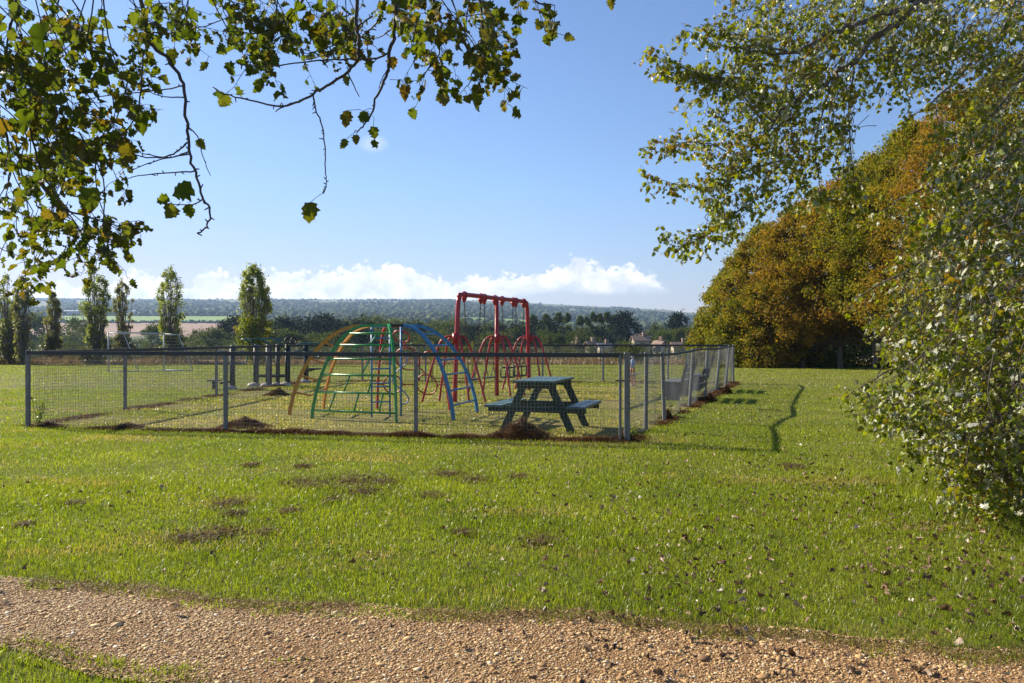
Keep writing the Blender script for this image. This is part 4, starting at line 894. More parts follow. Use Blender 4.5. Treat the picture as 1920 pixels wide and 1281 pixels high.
# row of small dark-green poplars on the right, with the cypress beside them
for i, (px, ty) in enumerate([(1000, 590), (1024, 590), (1048, 587), (1063, 588), (1088, 593), (1101, 594), (1113, 586), (1126, 589), (1138, 586), (1151, 591)]):
    put('pop', px, ty, 205 + i * 4, ['leftmost small poplar of the distant group, just right of the swings', 'second small distant poplar from the left, alone', 'third small distant poplar, against the pale green field', 'fourth small distant poplar, against the green field edge', 'fifth small distant poplar, shorter', 'slight pale poplar between two taller ones in the distant row', 'broadest dark poplar of the distant row', 'eighth small poplar of the distant row', 'tallest slender poplar of the distant row', 'last small poplar, touching the round dark pine'][i], 'small poplars on the right', .8)
PT = [('pine', 1168, 593, 215, 1.0, 'large dark rounded pine closing the distant poplar row'), ('pine', 1271, 594, 230, .8, 'dark pointed pine above the houses'),
      ('oak', 1255, 621, 200, 1.0, 'round green tree between the houses'), ('oak2', 1232, 614, 260, .9, 'green tree on the brown field edge'), ('pine2', 1015, 604, 190, 1.0, 'spreading dark pine just right of the swings'),
      ('pine2', 1040, 622, 185, 1.1, 'low dark pine below the second distant poplar'), ('pine', 1060, 628, 180, .9, 'dark bushy pine in front of the small poplars'), ('pine2', 985, 618, 195, 1.0, 'dark pine seen between the swing legs on the right'),
      ('pine', 437, 601, 190, 1.15, 'dark pine left of the bright leafy poplar'), ('oak', 400, 618, 180, 1.0, 'mid-green tree left of the dark pine'), ('oak2', 372, 624, 185, 1.0, 'low green tree below the brown field'),
      ('oak', 297, 611, 210, .9, 'rounded tree standing up against the brown field'), ('oak2', 138, 603, 230, 1.0, 'grey-green tree between the two left poplars'), ('oak', 65, 592, 240, .8, 'tall soft green tree beside the dark slim poplar'),
      ('oak2', 160, 613, 220, 1.0, 'broad grey-green tree left of the tall full poplar'), ('pine', 534, 603, 185, 1.1, 'dark tree mass just right of the bright poplar'), ('pine2', 575, 602, 190, 1.1, 'broad dark tree above the yellow arch'),
      ('pine', 612, 597, 195, 1.0, 'highest dark tree behind the climbing frame'), ('pine2', 652, 606, 190, 1.2, 'dark spreading tree behind the green arch'), ('oak', 700, 596, 260, .9, 'greenish tree rising behind the top bars'),
      ('oak', 816, 606, 240, .9, 'light green round tree right of the blue arch'), ('oak2', 838, 612, 220, 1.0, 'dark green tree left of the first swing post'), ('pine2', 775, 612, 200, 1.0, 'dark tree behind the red rings'),
      ('oak2', 735, 606, 230, 1.1, 'dull green tree behind the blue ladder'), ('pine', 890, 616, 205, 1.1, 'dark tree seen through the left pair of swings'), ('oak', 920, 609, 240, .9, 'green tree seen beside the centre swing post'),
      ('pine2', 950, 613, 215, 1.1, 'dark tree seen through the right pair of swings'), ('oak', 860, 604, 280, .8, 'pale tree behind the first swing post'), ('oak', 1284, 617, 190, .8, 'olive tree in front of the dark pointed pine'),
      ('pine2', 1290, 628, 185, 1.0, 'dark bush-like tree by the white roof'), ('oak2', 1320, 606, 250, .9, 'green tree against the ridge left of the autumn row'), ('oak2', 1215, 628, 260, .6, 'small tree at the left edge of the brown field')]
for k, px, ty, Y, wd, lb_ in PT: put(k, px, ty, Y, lb_, 'distant trees', wd)
random.seed(5)
def row(kinds, x0, x1, step, ty, Y, lab, grp, wide=1.0, jit=4):
    x = x0
    while x < x1:
        put(random.choice(kinds), x, ty + random.uniform(-jit, jit), Y * random.uniform(.93, 1.07), lab, grp, wide * random.uniform(.85, 1.2)); x += step * random.uniform(.75, 1.25)
row(['shrub', 'dark', 'shrub'], -60, 470, 26, 650, 128, 'scrubby bush in the hedge beyond the stubble on the left', 'hedge bushes on the left', 1.0, 6)
row(['dark', 'oak2', 'dark'], -80, 480, 34, 640, 170, 'green bush in the belt below the brown field', 'bushes below the brown field', 1.1, 6)
row(['dark', 'shrub'], 480, 1330, 34, 650, 135, 'olive bush in the hedge beyond the back fence', 'hedge bushes beyond the back fence', 1.0, 5)
row(['pine2', 'oak', 'oak2', 'dark'], 500, 1090, 30, 625, 172, 'dark tree in the shelter belt behind the playground', 'shelter belt trees', 1.1, 5)
row(['oak', 'oak2', 'oak'], 500, 860, 36, 607, 330, 'dull green tree rising behind the shelter belt', 'trees behind the shelter belt', 1.1, 5)
row(['oak2', 'dark'], 1090, 1340, 34, 641, 205, 'tree or bush among the houses', 'trees among the houses', 1.0, 5)
# round bush by the corner post
tree('round_bush', 1180, 646, 62, 2.6, 'leaf_oak', 'rounded green bush beyond the field behind the front corner post', 'bushes on the field edge', cat='shrub', n=3500, leaf=.14, shape='wide', trunk=False, clumps=40, seed=77)
tree('round_bush', 1345, 650, 56, 3.0, 'leaf_hedgegreen', 'green bush beyond the far corner of the fence', 'bushes on the field edge', cat='shrub', n=3500, leaf=.14, shape='wide', trunk=False, clumps=40, seed=78)

# farmland hedges and the wooded slopes: one mass of tree crowns each
def blobmass(name, pts, mat, label, cat):
    iv1 = np.array([tuple(v) for v in ICO[1][0]]); f1 = np.array(ICO[1][1]); n = len(pts); p = np.array(pts)
    V = iv1[None] * (1 + RNG.uniform(-.3, .3, (n, 12, 1))); V = V * np.stack([p[:, 3], p[:, 3], p[:, 3] * RNG.uniform(.7, 1.2, n)], 1)[:, None, :] + p[:, None, :3]
    o = bigmesh(name, V.reshape(-1, 3), [(np.arange(n)[:, None, None] * 12 + f1[None]).reshape(-1, 3)], mat); return tag(o, label, cat, kind='stuff')
M['crowns'] = leafmat('wood_crowns', G_((.022, .038, .014), (.045, .065, .022), (.08, .095, .034)), trans=.0, rough=.9, spec=.1, nscale=.01)
pts = []
for Y, x0, x1, dens in ((905, -600, 450, 2.5), (1210, -600, 900, 2.2), (905, 850, 1400, 2.5), (1210, 1000, 1700, 2.2), (652, 1180, 1420, 3.5), (1130, 855, 862, .5)):
    px = x0
    while px < x1:
        Yj = Y + random.gauss(0, 7); X = (px - HX) / FPX * Yj; r_ = random.uniform(1.3, 2.7); pts.append((X, Yj, terr(px, Yj) + r_ * .5, r_)); px += dens * random.uniform(.4, 1.6)
blobmass('field_hedges', pts, M['crowns'], 'dark hedge lines dividing the distant fields', 'hedge')
pts = []
for _ in range(30000):
    Y = random.uniform(330, 1500); px = random.uniform(-700, 2300)
    k = (650 < Y < 905 and (px < 455 or px > 1180)) or (900 < Y < 1210 and (105 < px < 450 or 855 < px < 1112)) or (900 < Y < 1005 and px > 1180)
    if k or ((px < 455 or px > 1180) and 380 < Y < 660) or (mnoise.noise(Vector((px * .006, Y * .004, 3))) < -.12 and Y > 900): continue
    r_ = random.uniform(3.0, 6.5); X = (px - HX) / FPX * Y; pts.append((X, Y, terr(px, Y) + r_ * .5, r_))
    if len(pts) > 9500: break
blobmass('valley_wood', pts, M['crowns'], 'dark woods filling the valley between the fields', 'wood')
pts = []
for _ in range(60000):
    t_ = random.random() * .9; Y = 1500 + 1700 * t_; px = random.uniform(-700, 2300)
    dn = .34 - .75 * t_ + .95 * mnoise.noise(Vector((px * .009, Y * .003, 8))) + .35 * mnoise.noise(Vector((px * .035, Y * .012, 1)))
    if dn < 0: continue
    r_ = random.uniform(4.5, 9) * (1 - .4 * t_); X = (px - HX) / FPX * Y; pts.append((X, Y, terr(px, Y) + r_ * .2, r_))
    if len(pts) > 17000: break
for _ in range(260):
    px = random.uniform(-300, 1900)
    if mnoise.noise(Vector((px * .02, 4, 4))) < 0: continue
    Y = 3150; pts.append(((px - HX) / FPX * Y, Y, terr(px, Y) + 1, random.uniform(2, 4)))
blobmass('hillside_wood', pts, M['crowns'], 'bluish woods covering the long hillside', 'wood')

# ------------------------------------------------------------------ houses and farm sheds
M['render'] = pbr('house_wall', (.34, .28, .22), (.42, .35, .27), 1.5, .85); M['tile'] = pbr('roof_tile', (.20, .13, .095), (.27, .19, .14), 2, .8, 0, .4, 12); M['slate'] = pbr('slate_roof', (.20, .19, .20), (.28, .27, .28), 2, .7)
M['pane'] = pbr('window_glass', (.02, .025, .03), (.04, .045, .05), 2, .15)
def house(px, topy, Y, wpx, rz, label, roof='tile', storeys=1, wall='render'):
    k = Y / FPX; X = (px - HX) * k; zt = EYE + (HY - topy) * k; Wd = wpx * k; Dp = Wd * .65; eave = 2.4 * storeys + .3; rh = Dp * .36; zb = zt - eave - rh
    o = empty('house', (X, Y, zb), label, 'house', 'houses beyond the field', rz=rz); mb = MB(); x, y = Wd / 2, Dp / 2
    mb.add([(-x, -y, -3), (x, -y, -3), (x, y, -3), (-x, y, -3), (-x, -y, eave), (x, -y, eave), (x, y, eave), (-x, y, eave), (-x, 0, eave + rh - .05), (x, 0, eave + rh - .05)], [(0, 1, 5, 4), (2, 3, 7, 6), (1, 2, 6, 9, 5), (3, 0, 4, 8, 7)]); mb.build('wall', M[wall], o)
    rf = MB(); ov = .35
    for s_ in (-1, 1):
        a = [(-x - ov, s_ * (y + ov), eave - ov * rh / y), (x + ov, s_ * (y + ov), eave - ov * rh / y), (x + ov, 0, eave + rh), (-x - ov, 0, eave + rh)]; b_ = [(p, q, r + .18) for p, q, r in a]
        rf.hexa([Vector(p) for p in (a + b_)])
    r_ = rf.build('roof', M[roof], o); c_ = MB().box((x * .45, 0, eave + rh + .4), (.7, .6, 1.2)).build('chimney', M['tile'], r_)
    for st in range(storeys):
        for fx_ in (-.6, -.2, .25, .65):
            wv = MB().box((fx_ * x, -y - .03, 1.4 + 2.4 * st), (1.1, .06, 1.0)).build('window', M['white'], o); MB().box((fx_ * x, -y - .065, 1.4 + 2.4 * st), (.92, .02, .82)).build('pane', M['pane'], wv)
    MB().box((0, -y - .04, 1.0), (.9, .08, 2.0)).build('door', M['pane'], o)
    return o
house(1080, 640, 175, 12, -.9, 'small house with pale roof, leftmost of the houses seen over the fence')
house(1108, 641, 172, 18, .5, 'low house with orange-tiled roof beside a white gable')
house(1133, 645, 168, 22, .2, 'long low house with grey roof seen through the back fence', 'slate')
house(1201, 631, 190, 30, .15, 'larger pale house with broad tiled roof below the brown field')
house(1236, 640, 160, 18, -.8, 'gable-end house with sunlit pinkish wall right of the front corner post')
house(1275, 643, 165, 30, .1, 'long brown-roofed bungalow left of the fence end')
house(1302, 630, 185, 20, .4, 'white-roofed building half hidden by the olive tree', 'white')
for i, (px, py) in enumerate([(124, 587), (130, 587), (137, 587), (145, 587), (233, 589), (252, 589)]):
    Y = 1215; k = Y / FPX; o = empty('farm_shed', ((px - HX) * k, Y, terr(px, Y)), ['leftmost tiny white shed under the hillside wood', 'second tiny white shed from the left under the hillside', 'third tiny white shed under the hillside', 'fourth tiny white shed, end of the close group', 'lone white shed left of the fanned poplar', 'rightmost tiny white shed above the pasture'][i], 'shed', 'white farm sheds below the hill')
    MB().box((0, 0, 3.5), (4.2, 5, 7)).build('wall', M['white'], o); MB().add([(-2.4, -2.8, 7), (2.4, -2.8, 7), (2.4, 2.8, 7), (-2.4, 2.8, 7), (-2.4, 0, 8.6), (2.4, 0, 8.6)], [(0, 1, 5, 4), (2, 3, 4, 5), (1, 2, 5), (3, 0, 4), (0, 3, 2, 1)]).build('roof', M['white'], o)

# ------------------------------------------------------------------ the two white poplars whose branches frame the view
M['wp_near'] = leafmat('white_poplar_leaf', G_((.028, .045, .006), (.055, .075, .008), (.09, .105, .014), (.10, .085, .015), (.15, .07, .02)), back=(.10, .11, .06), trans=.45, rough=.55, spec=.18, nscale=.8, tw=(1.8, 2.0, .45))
M['wp_right'] = leafmat('white_poplar_leaf_sunlit', G_((.050, .075, .006), (.12, .155, .011), (.20, .235, .018), (.17, .14, .018), (.26, .11, .02)), back=(.50, .51, .40), trans=.40, rough=.34, spec=.34, nscale=.7, tw=(1.9, 1.8, .4))  # greens and pale underside brightened in colour for sun and glints
class Spray:
    """collects twigs and the leaves that hang from them"""
    def __init__(s, bias=0.0): s.bias = bias; s.tw = MB(); s.p = []; s.d = []; s.n = []; s.s = []
    def leaf(s, at, size, droop=.8):
        a = random.uniform(0, 6.28); pl = size * random.uniform(.4, .8); q = Vector((math.cos(a), math.sin(a), random.uniform(-1.4, .5) * droop)).normalized(); b = at + q * pl
        s.tw.tube([at, at.lerp(b, .5) + Vector((0, 0, pl * .12)), b], [.0009 + size * .006] * 3, 3, False)
        dr = (q * .5 + Vector((random.gauss(0, .6), random.gauss(0, .6), -random.uniform(.1, 1.5) * droop))).normalized(); nr = Vector((random.gauss(0, .9), random.gauss(s.bias, .9), random.gauss(.35, .8)))
        s.p.append(tuple(b)); s.d.append(tuple(dr)); s.n.append(tuple(nr)); s.s.append(size * random.choice((.6, .8, 1.0, 1.0, 1.15, 1.35)) * random.uniform(.85, 1.15))
    def twig(s, a, d, L, size, n, r=.003, sag=.5, fork=.4):
        pts = [a]; d = d.normalized()
        for i in range(6):
            d = (d + Vector((random.gauss(0, .22), random.gauss(0, .22), random.gauss(0, .22) - sag * .16))).normalized(); pts.append(pts[-1] + d * L / 6)
        s.tw.tube(pts, [r * (1 - .1 * i) for i in range(7)], 4, False)
        for k in range(n):
            t_ = (k + .6) / n * 5.99; i = int(t_); s.leaf(pts[i].lerp(pts[i + 1], t_ - i), size)
        if random.random() < fork and L > .12:
            i = random.choice((1, 2, 3)); s.twig(pts[i], (d + Vector((random.gauss(0, .8), random.gauss(0, .8), random.gauss(0, .6)))), L * .6, size, max(2, int(n * .6)), r * .7, sag, fork * .5)
    def build(s, root, mat, kind, tn='twigs'):
        s.tw.build(tn, M['twig'], root)
        V, F = leaves_arrays(np.array(s.p), np.array(s.d), np.array(s.n), np.array(s.s), kind, 1.4); return bigmesh('foliage', V, [F], M[mat], root)
random.seed(21)
LT = Vector((-4.6, .4, 0)); lt_ = empty('white_poplar_tree', LT, 'overhanging white poplar whose branches hang into the top left', 'tree', 'white poplars framing the view')
def rel(q): return q - LT
MB().tube(smoothpts([(0, 0, -.2), (.05, .05, 1.5), (.0, .2, 3), (.3, .5, 4.6), (.5, .9, 6.5)], 5), [.26 - .008 * i for i in range(21)], 14).build('trunk', M['bark'], lt_, True)
sp_ = Spray(-.2); br = MB()
def branch(pts, r0, r1, n=5):
    q = smoothpts([rel(p) for p in pts], n); m_ = len(q) - 1; q = [p + Vector((random.gauss(0, 1), random.gauss(0, 1), random.gauss(0, 1))) * r0 * .35 for p in q]
    br.tube(q, [r0 + (r1 - r0) * i / m_ for i in range(m_ + 1)], 7); return q
hub = LT + Vector((.1, .3, 3.6))
def limb(to, r=.05): branch([hub, hub.lerp(to, .45) + Vector((0, 0, .35)), to], r, r * .45, 6)
# bare near boughs
def pp(lst, Y, dY=0): m_ = len(lst); return [P(x, y, Y + dY * i / max(1, m_ - 1)) for i, (x, y) in enumerate(lst)]
def buds(q, r, k=.5):
    for p in q[1:]:
        if random.random() < k: d = Vector((random.gauss(0, 1), random.gauss(0, .5), random.gauss(0, 1))).normalized(); br.tube([p, p + d * r * random.uniform(2.5, 6)], [r * .8, r * .55], 5)
b1 = pp([(255, -190), (262, -40), (268, 20), (280, 78), (318, 112), (343, 160), (352, 235), (356, 290), (368, 325), (382, 372), (394, 395), (390, 422), (372, 438)], 3.0); q = branch(b1, .0085, .0028); buds(q, .004); limb(b1[0], .05)
for l_, r_ in (([(353, 268), (330, 286), (300, 296), (262, 293), (230, 280), (180, 268)], .0034), ([(356, 284), (320, 296), (275, 290), (262, 285)], .003), ([(354, 290), (300, 300), (240, 322)], .003), ([(366, 321), (320, 324), (262, 330), (235, 336)], .003), ([(346, 162), (300, 170), (200, 180), (140, 195)], .003), ([(348, 184), (310, 182), (276, 172)], .0028),
               ([(356, 240), (372, 258), (380, 290), (395, 330)], .0026), ([(380, 368), (374, 380), (350, 384), (316, 382)], .003), ([(270, 100), (262, 200), (245, 235), (205, 290)], .0034), ([(278, 62), (330, 62), (400, 45), (470, 18)], .003)):
    q = branch(pp(l_, 3.0, random.uniform(-.1, .2)), r_, r_ * .5); buds(q, r_, .35)
b2 = pp([(690, -190), (676, -60), (668, 20), (672, 62), (673, 100), (655, 135), (620, 158), (588, 178), (555, 193), (524, 200), (470, 188), (425, 178), (398, 164)], 2.9); q = branch(b2, .008, .002); buds(q, .003, .35); limb(b2[0], .05)
q = branch(pp([(588, 178), (592, 205), (604, 235), (610, 280), (611, 325), (612, 350), (606, 362)], 2.9), .003, .0016); buds(q, .003, .5)
q = branch(pp([(548, 194), (530, 202), (517, 210)], 2.9), .003, .002); q = branch(pp([(653, 138), (664, 162), (674, 182)], 2.9), .0025, .0016)
b3 = pp([(735, -190), (744, -50), (742, 20), (738, 65), (731, 104), (728, 130), (712, 170), (697, 210), (680, 238), (664, 250)], 2.9); q = branch(b3, .010, .0018); buds(q, .003, .3); limb(b3[0], .05)
for l_, r_ in (([(731, 100), (700, 112), (660, 112), (600, 114), (540, 122), (478, 126), (440, 118)], .0038), ([(715, 36), (690, 60), (655, 85), (610, 105), (570, 112)], .0036), ([(700, 30), (670, 52), (640, 80), (590, 98), (560, 100)], .0032), ([(690, 78), (690, 110)], .002), ([(740, 50), (715, 70), (685, 72)], .003), ([(728, 130), (716, 150), (710, 168)], .0022)):
    q = branch(pp(l_, 2.9, random.uniform(-.1, .3)), r_, r_ * .45); buds(q, r_, .4)
def one(px, py, Y, size, ax, ay, stalk=None, flat=0.0):
    """a single hanging leaf with its own stalk"""
    b = rel(P(px, py, Y)); sp_.p.append(tuple(b)); sp_.d.append((ax, random.uniform(-.3, .3), ay)); sp_.n.append((flat, -1, random.uniform(-.3, .3))); sp_.s.append(size)
    if stalk: sp_.tw.tube([rel(P(stalk[0], stalk[1], Y)), rel(P((stalk[0] + px) / 2 + 4, (stalk[1] + py) / 2 - 4, Y)), b], .0011, 4, False)
for a in ((582, 380, 2.9, .078, -.1, -1, (606, 362)), (650, 208, 2.9, .062, -.1, -1, (690, 212)), (676, 212, 2.9, .05, .6, -.7, (700, 205)), (650, 262, 2.9, .042, -.5, -.8, (664, 250)), (668, 253, 2.9, .038, 0, -1, (668, 250)), (700, 238, 2.9, .05, .1, -1, (696, 215), .8), (702, 262, 2.9, .04, .2, -1, None, .7), (762, 160, 2.9, .062, -.1, -1, (731, 150)),
          (733, 107, 2.9, .05, .2, -1, None), (690, 112, 2.9, .05, .2, -1, (685, 108)), (362, 352, 3.0, .088, -1, -.35, None), (318, 372, 3.0, .05, -.9, -.4, None), (355, 384, 3.0, .055, 0, -1, (352, 380)), (330, 388, 3.0, .058, -.6, -.8, (340, 380)), (268, 214, 3.0, .085, 0, -1, (262, 205)), (240, 268, 3.0, .08, .1, -1, None), (320, 92, 3.0, .075, .2, -1, (300, 94)), (372, 262, 3.0, .045, .5, -.8, None), (80, 45, 2.4, .10, 0, -1, None), (50, 205, 2.6, .09, -.2, -1, None), (430, 117, 3.0, .06, .3, -1, None), (165, 118, 2.8, .06, .1, -1, None), (185, 135, 2.8, .06, .5, -1, None),
          (1143, -2, 3.2, .05, .2, -1, (1130, -20)), (168, 352, 2.6, .085, .1, -1, (185, 335)), (130, 250, 2.9, .07, .2, -1, None)): one(*a)
# leafy sprays: places in the crown, each twig tied back to the nearest bough
def cloud(sp0, items, toroot, anchor, dirf, size, L, nl, r=.003, sag=.5, tieup=True, fork=.5):
    for (cx, cy, rx, ry, Y0, Y1, cnt) in items:
        for _ in range(cnt):
            a, q = random.uniform(0, 6.28), math.sqrt(random.random()); px, py, Y = cx + rx * q * math.cos(a), cy + ry * q * math.sin(a), random.uniform(Y0, Y1); p = P(px, py, Y) - toroot
            sp0.twig(p, dirf(px, py), L * random.uniform(.6, 1.3), size, nl + random.choice((-2, -1, 0, 1)), r, sag, fork)
            if random.random() < .35:
                t_ = p + anchor(px, py) * random.uniform(.25, .6); sp0.tw.tube(smoothpts([t_, t_.lerp(p, .5) + Vector((random.gauss(0, .03), random.gauss(0, .03), random.gauss(0, .03))), p], 3), [r * 1.8, r * 1.7, r * 1.6, r * 1.5, r * 1.4, r * 1.3, r * 1.2], 4, False)
dl = lambda px, py: Vector((random.uniform(-.3, 1), random.uniform(-.5, .5), random.uniform(-1.2, .1)))
up_ = lambda px, py: Vector((random.uniform(-.7, .2), random.uniform(-.3, .3), random.uniform(.5, 1)))
CL = [(60, 60, 120, 90, 3.6, 5.2, 60), (190, 60, 110, 70, 3.6, 5.4, 44), (60, 210, 110, 90, 3.8, 5.2, 44), (170, 180, 80, 70, 4.0, 5.2, 28), (225, 195, 40, 60, 4.2, 5, 9), (120, 290, 90, 60, 4.0, 5.2, 24), (190, 270, 60, 40, 4, 5, 9), (50, 350, 70, 60, 4.2, 5.4, 14),
      (150, 365, 60, 40, 4.2, 5.2, 10), (80, 420, 90, 30, 4.4, 5.4, 14), (190, 410, 50, 30, 4.2, 5, 9), (215, 435, 35, 20, 4.2, 4.8, 6), (70, 470, 40, 25, 4.2, 5, 8), (180, 465, 40, 18, 4.2, 5, 5), (340, 20, 110, 35, 4.0, 5.4, 34), (460, 30, 90, 40, 4.0, 5.4, 26), (480, 70, 80, 35, 4, 5.2, 14), (560, 15, 90, 30, 4.0, 5.4, 24), (600, 70, 60, 40, 4, 5.2, 8),
      (700, 5, 80, 30, 3.6, 5, 22), (790, 10, 60, 35, 3.6, 5, 16), (830, 50, 50, 45, 3.6, 4.6, 12), (815, 110, 22, 30, 3.6, 4.4, 4), (900, 15, 50, 25, 3.6, 4.6, 11), (890, 90, 18, 40, 3.6, 4.4, 5), (905, 140, 35, 15, 3.6, 4.2, 4), (955, 20, 25, 25, 3.6, 4.4, 3)]
cloud(sp_, [(a, b2, c, d2, y0 * .72, y1 * .72, int(n_ * .5)) for a, b2, c, d2, y0, y1, n_ in CL], LT, up_, dl, .041, .19, 7, .0018, .7)
for l_ in ([(-60, 40), (0, 100), (35, 150), (50, 200), (62, 260), (78, 320), (110, 375), (150, 430), (170, 470)], [(-80, 120), (0, 220), (20, 300), (10, 380)], [(40, -40), (20, 60), (12, 160)], [(0, 110), (40, 130), (70, 190), (100, 300)], [(70, 325), (110, 385), (180, 412), (235, 428)], [(620, -60), (560, 10), (500, 60), (420, 60)], [(880, -80), (900, 10), (903, 60), (900, 92), (884, 150)], [(902, 80), (925, 120), (950, 158)], [(800, -60), (815, 10), (828, 55), (818, 110), (790, 145)], [(960, -40), (1000, 2), (1040, 12)]):
    q = branch(pp(l_, 3.1 if l_[0][0] < 500 else 2.9, random.uniform(-.2, .3)), .0065, .0016); buds(q, .003, .3)
    for p in q[2::2]:
        if random.random() < .65: sp_.twig(p, dl(0, 0), .13, .047, 4, .002, .7, .2)
limb(P(-60, 40, 3.1), .06); limb(P(620, -60, 2.9), .05); limb(P(880, -80, 2.9), .045)
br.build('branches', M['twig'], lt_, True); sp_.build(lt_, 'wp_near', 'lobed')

# right-hand white poplar: trunk stands out of the picture to the right
RT = Vector((7.6, 9.2, 0)); rt_ = empty('white_poplar_tree', RT, 'large white poplar filling the right edge with silvery green leaves', 'tree', 'white poplars framing the view')
MB().tube(smoothpts([(0, 0, -.2), (-.05, .0, 1.6), (.1, .1, 3.4), (0, .2, 5.2), (.2, .1, 7.5)], 5), [.30 - .011 * i for i in range(21)], 14).build('trunk', M['bark'], rt_, True)
LT0 = LT; LT = RT; br = MB(); sr = Spray(-.75)
bt = lambda l_, Y, r0, r1, dY=0: branch(pp(l_, Y, dY), r0, r1)
h1 = RT + Vector((0, .1, 4.6)); h2 = RT + Vector((0, 0, 2.2))
branch([h1, P(2150, -60, 8.8), P(1900, -40, 8.4), P(1725, 10, 8), P(1665, 55, 8), P(1600, 115, 7.9), P(1555, 150, 7.9), P(1505, 175, 7.8), P(1440, 240, 7.7), P(1370, 330, 7.6)], .06, .006)
branch([h1, P(2050, -120, 8.4), P(1800, -60, 8), P(1700, 5, 8), P(1620, 40, 7.8), P(1560, 60, 7.7), P(1480, 100, 7.6), P(1390, 90, 7.6), P(1310, 45, 7.6)], .05, .004)
HB = [([(1505, 175), (1480, 220), (1500, 300), (1510, 350)], 7.8), ([(1440, 80), (1370, 90), (1290, 60)], 7.6), ([(1480, 100), (1420, 85), (1380, 65), (1320, 45)], 7.6), ([(1500, 190), (1400, 150), (1340, 150), (1300, 130), (1245, 112)], 7.7), ([(1440, 240), (1380, 170), (1320, 145), (1240, 110)], 7.6), ([(1450, 230), (1360, 150), (1290, 140), (1225, 105)], 7.6), ([(1480, 215), (1400, 290), (1330, 270), (1275, 268), (1222, 266)], 7.7), ([(1470, 300), (1400, 320), (1340, 350), (1290, 350), (1225, 335)], 7.6),
      ([(1450, 320), (1390, 390), (1340, 430), (1300, 450), (1255, 452)], 7.5), ([(1600, 130), (1590, 220), (1600, 330), (1605, 360)], 8), ([(1560, 150), (1530, 260), (1540, 360), (1570, 370)], 8)]
for l_, Y in HB:
    q = branch(pp(l_, Y, random.uniform(-.2, .2)), .010, .0018)
    for p in q[2:]:
        for _ in range(2): sr.twig(p, Vector((random.uniform(-1, .4), random.uniform(-.5, .5), random.uniform(-.8, .6))), .20, .045, 6, .0018, .5, .3)
dr_ = lambda px, py: Vector((random.uniform(-1.0, .5), random.uniform(-.5, .5), random.uniform(-1.0, .25)))
ur = lambda px, py: Vector((random.uniform(-.1, .8), random.uniform(-.3, .3), random.uniform(.2, .9)))
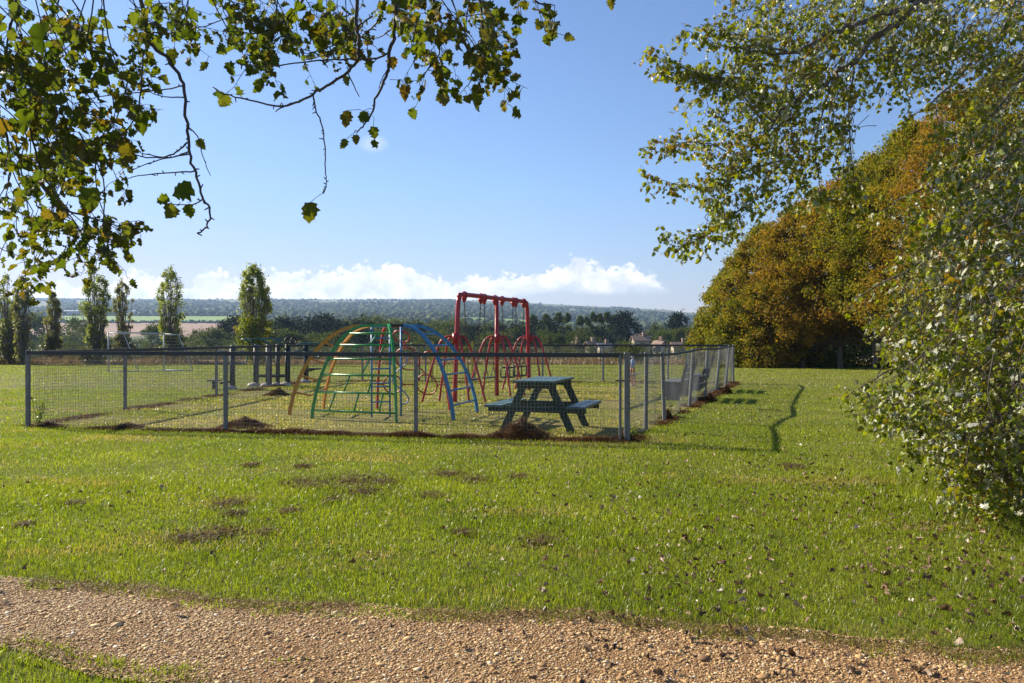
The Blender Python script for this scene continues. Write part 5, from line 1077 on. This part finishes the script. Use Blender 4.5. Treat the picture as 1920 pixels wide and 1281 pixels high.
CR = [(1420, 30, 80, 50, 7.2, 9, 44), (1540, 30, 110, 60, 7.2, 9.2, 100), (1680, 35, 110, 65, 7.2, 9.5, 105), (1820, 40, 120, 80, 7, 9.5, 130), (1460, 120, 90, 60, 7.2, 8.6, 62), (1560, 130, 80, 60, 7.4, 9, 60), (1680, 130, 80, 55, 7.4, 9, 42), (1800, 110, 130, 60, 7, 9.5, 85), (1400, 200, 80, 60, 7.2, 8.4, 58), (1490, 210, 70, 60, 7.2, 8.6, 52), (1560, 210, 50, 50, 7.4, 8.6, 26),
      (1360, 270, 60, 50, 7.2, 8.2, 40), (1430, 290, 60, 60, 7.2, 8.4, 36), (1510, 290, 60, 55, 7.4, 8.6, 32), (1580, 290, 26, 70, 7.6, 8.6, 16), (1570, 350, 45, 30, 7.6, 8.6, 14), (1380, 350, 60, 45, 7.2, 8.2, 38), (1460, 370, 50, 30, 7.2, 8.4, 14), (1350, 400, 45, 30, 7.2, 8, 20), (1370, 420, 30, 14, 7.2, 8, 6), (1300, 445, 32, 12, 7.2, 7.8, 6), (1330, 150, 50, 40, 7.4, 8.2, 10),
      # the big mass at the right edge
      (1850, 210, 110, 60, 6.4, 9, 70), (1870, 300, 110, 70, 6, 9, 100), (1830, 390, 130, 70, 6, 9, 105), (1850, 470, 140, 60, 5.8, 8.6, 115), (1760, 450, 90, 60, 7, 9, 36), (1880, 560, 120, 70, 5.4, 8.4, 130), (1790, 560, 120, 60, 6, 8.8, 90), (1700, 590, 80, 35, 6.6, 8.8, 26), (1740, 640, 90, 45, 6.2, 8.8, 55), (1850, 660, 120, 70, 5.4, 8.2, 120), (1830, 740, 130, 60, 5.2, 7.8, 115), (1710, 750, 75, 32, 6, 7.8, 40),
      (1650, 740, 40, 20, 6, 7.4, 9), (1890, 820, 110, 60, 5.0, 7.4, 105), (1780, 810, 90, 45, 5.4, 7.4, 55), (1850, 880, 80, 40, 5.2, 7.2, 50), (1900, 930, 50, 20, 5.4, 7, 18), (1980, 700, 70, 260, 4.8, 9, 230), (1990, 250, 80, 260, 6, 9.5, 160)]
cloud(sr, [(*c[:6], int(c[6] * (1.25 if c[1] < 150 else 1.9 if c[1] > 620 else .85 if c[0] < 1640 else .9))) for c in CR], RT, ur, dr_, .045, .24, 7, .0024, .5)
for px, py, Y in ((1700, 230, 8.5), (1650, 395, 8.4), (1600, 560, 8), (1640, 600, 7.8), (1600, 735, 7), (1640, 790, 7), (1720, 850, 6.6), (1790, 900, 6.3), (1860, 930, 6.1), (1690, 500, 8), (1760, 340, 8.4), (1850, 420, 7), (1880, 620, 6.4), (1900, 780, 6)):
    b_ = P(px, py, Y); s_ = (h2 if py > 500 else h1) + Vector((0, 0, random.uniform(-.8, 1.2))) if b_.z > .8 else RT + Vector((0, 0, 1.2)); md = s_.lerp(b_, .55) + Vector((0, 0, .35))
    q = branch([s_, md, s_.lerp(b_, .85) + Vector((0, 0, .12)), b_], .028, .003)
    for p in q[len(q) // 2:]:
        for _ in range(2): sr.twig(p, dr_(0, 0), .2, .045, 6, .002, .5, .3)
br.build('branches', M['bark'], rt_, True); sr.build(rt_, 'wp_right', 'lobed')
print('leaves', len(sp_.p), len(sr.p))
# rank grass under the right-hand tree
n_ = 9000; X = 4.6 + RNG.normal(0, .8, n_); Y = 7.0 + RNG.normal(0, .8, n_); k = X > 2.9 + .3 * np.abs(Y - 6.8); X, Y = X[k], Y[k]
blades(X, Y, 0 * X, RNG.uniform(.05, .13, len(X)), np.full(len(X), .006), RNG.uniform(.2, 1, len(X)), 'long_grass', M['grass'], 'longer uncut grass under the white poplar at the right', 'grass')

# ------------------------------------------------------------------ haze
hz, t, out = new_mat('haze'); pv_ = t.node('ShaderNodeVolumePrincipled'); pv_.inputs['Color'].default_value = (.46, .66, 1.0, 1); pv_.inputs['Density'].default_value = .00015; pv_.inputs['Anisotropy'].default_value = .3
t.link(pv_.outputs[0], out.inputs['Volume'])
tag(MB().box((0, 1600, 65), (18000, 4800, 220)).build('haze', hz), 'thin blue air haze over the valley and hills', 'haze', kind='stuff')
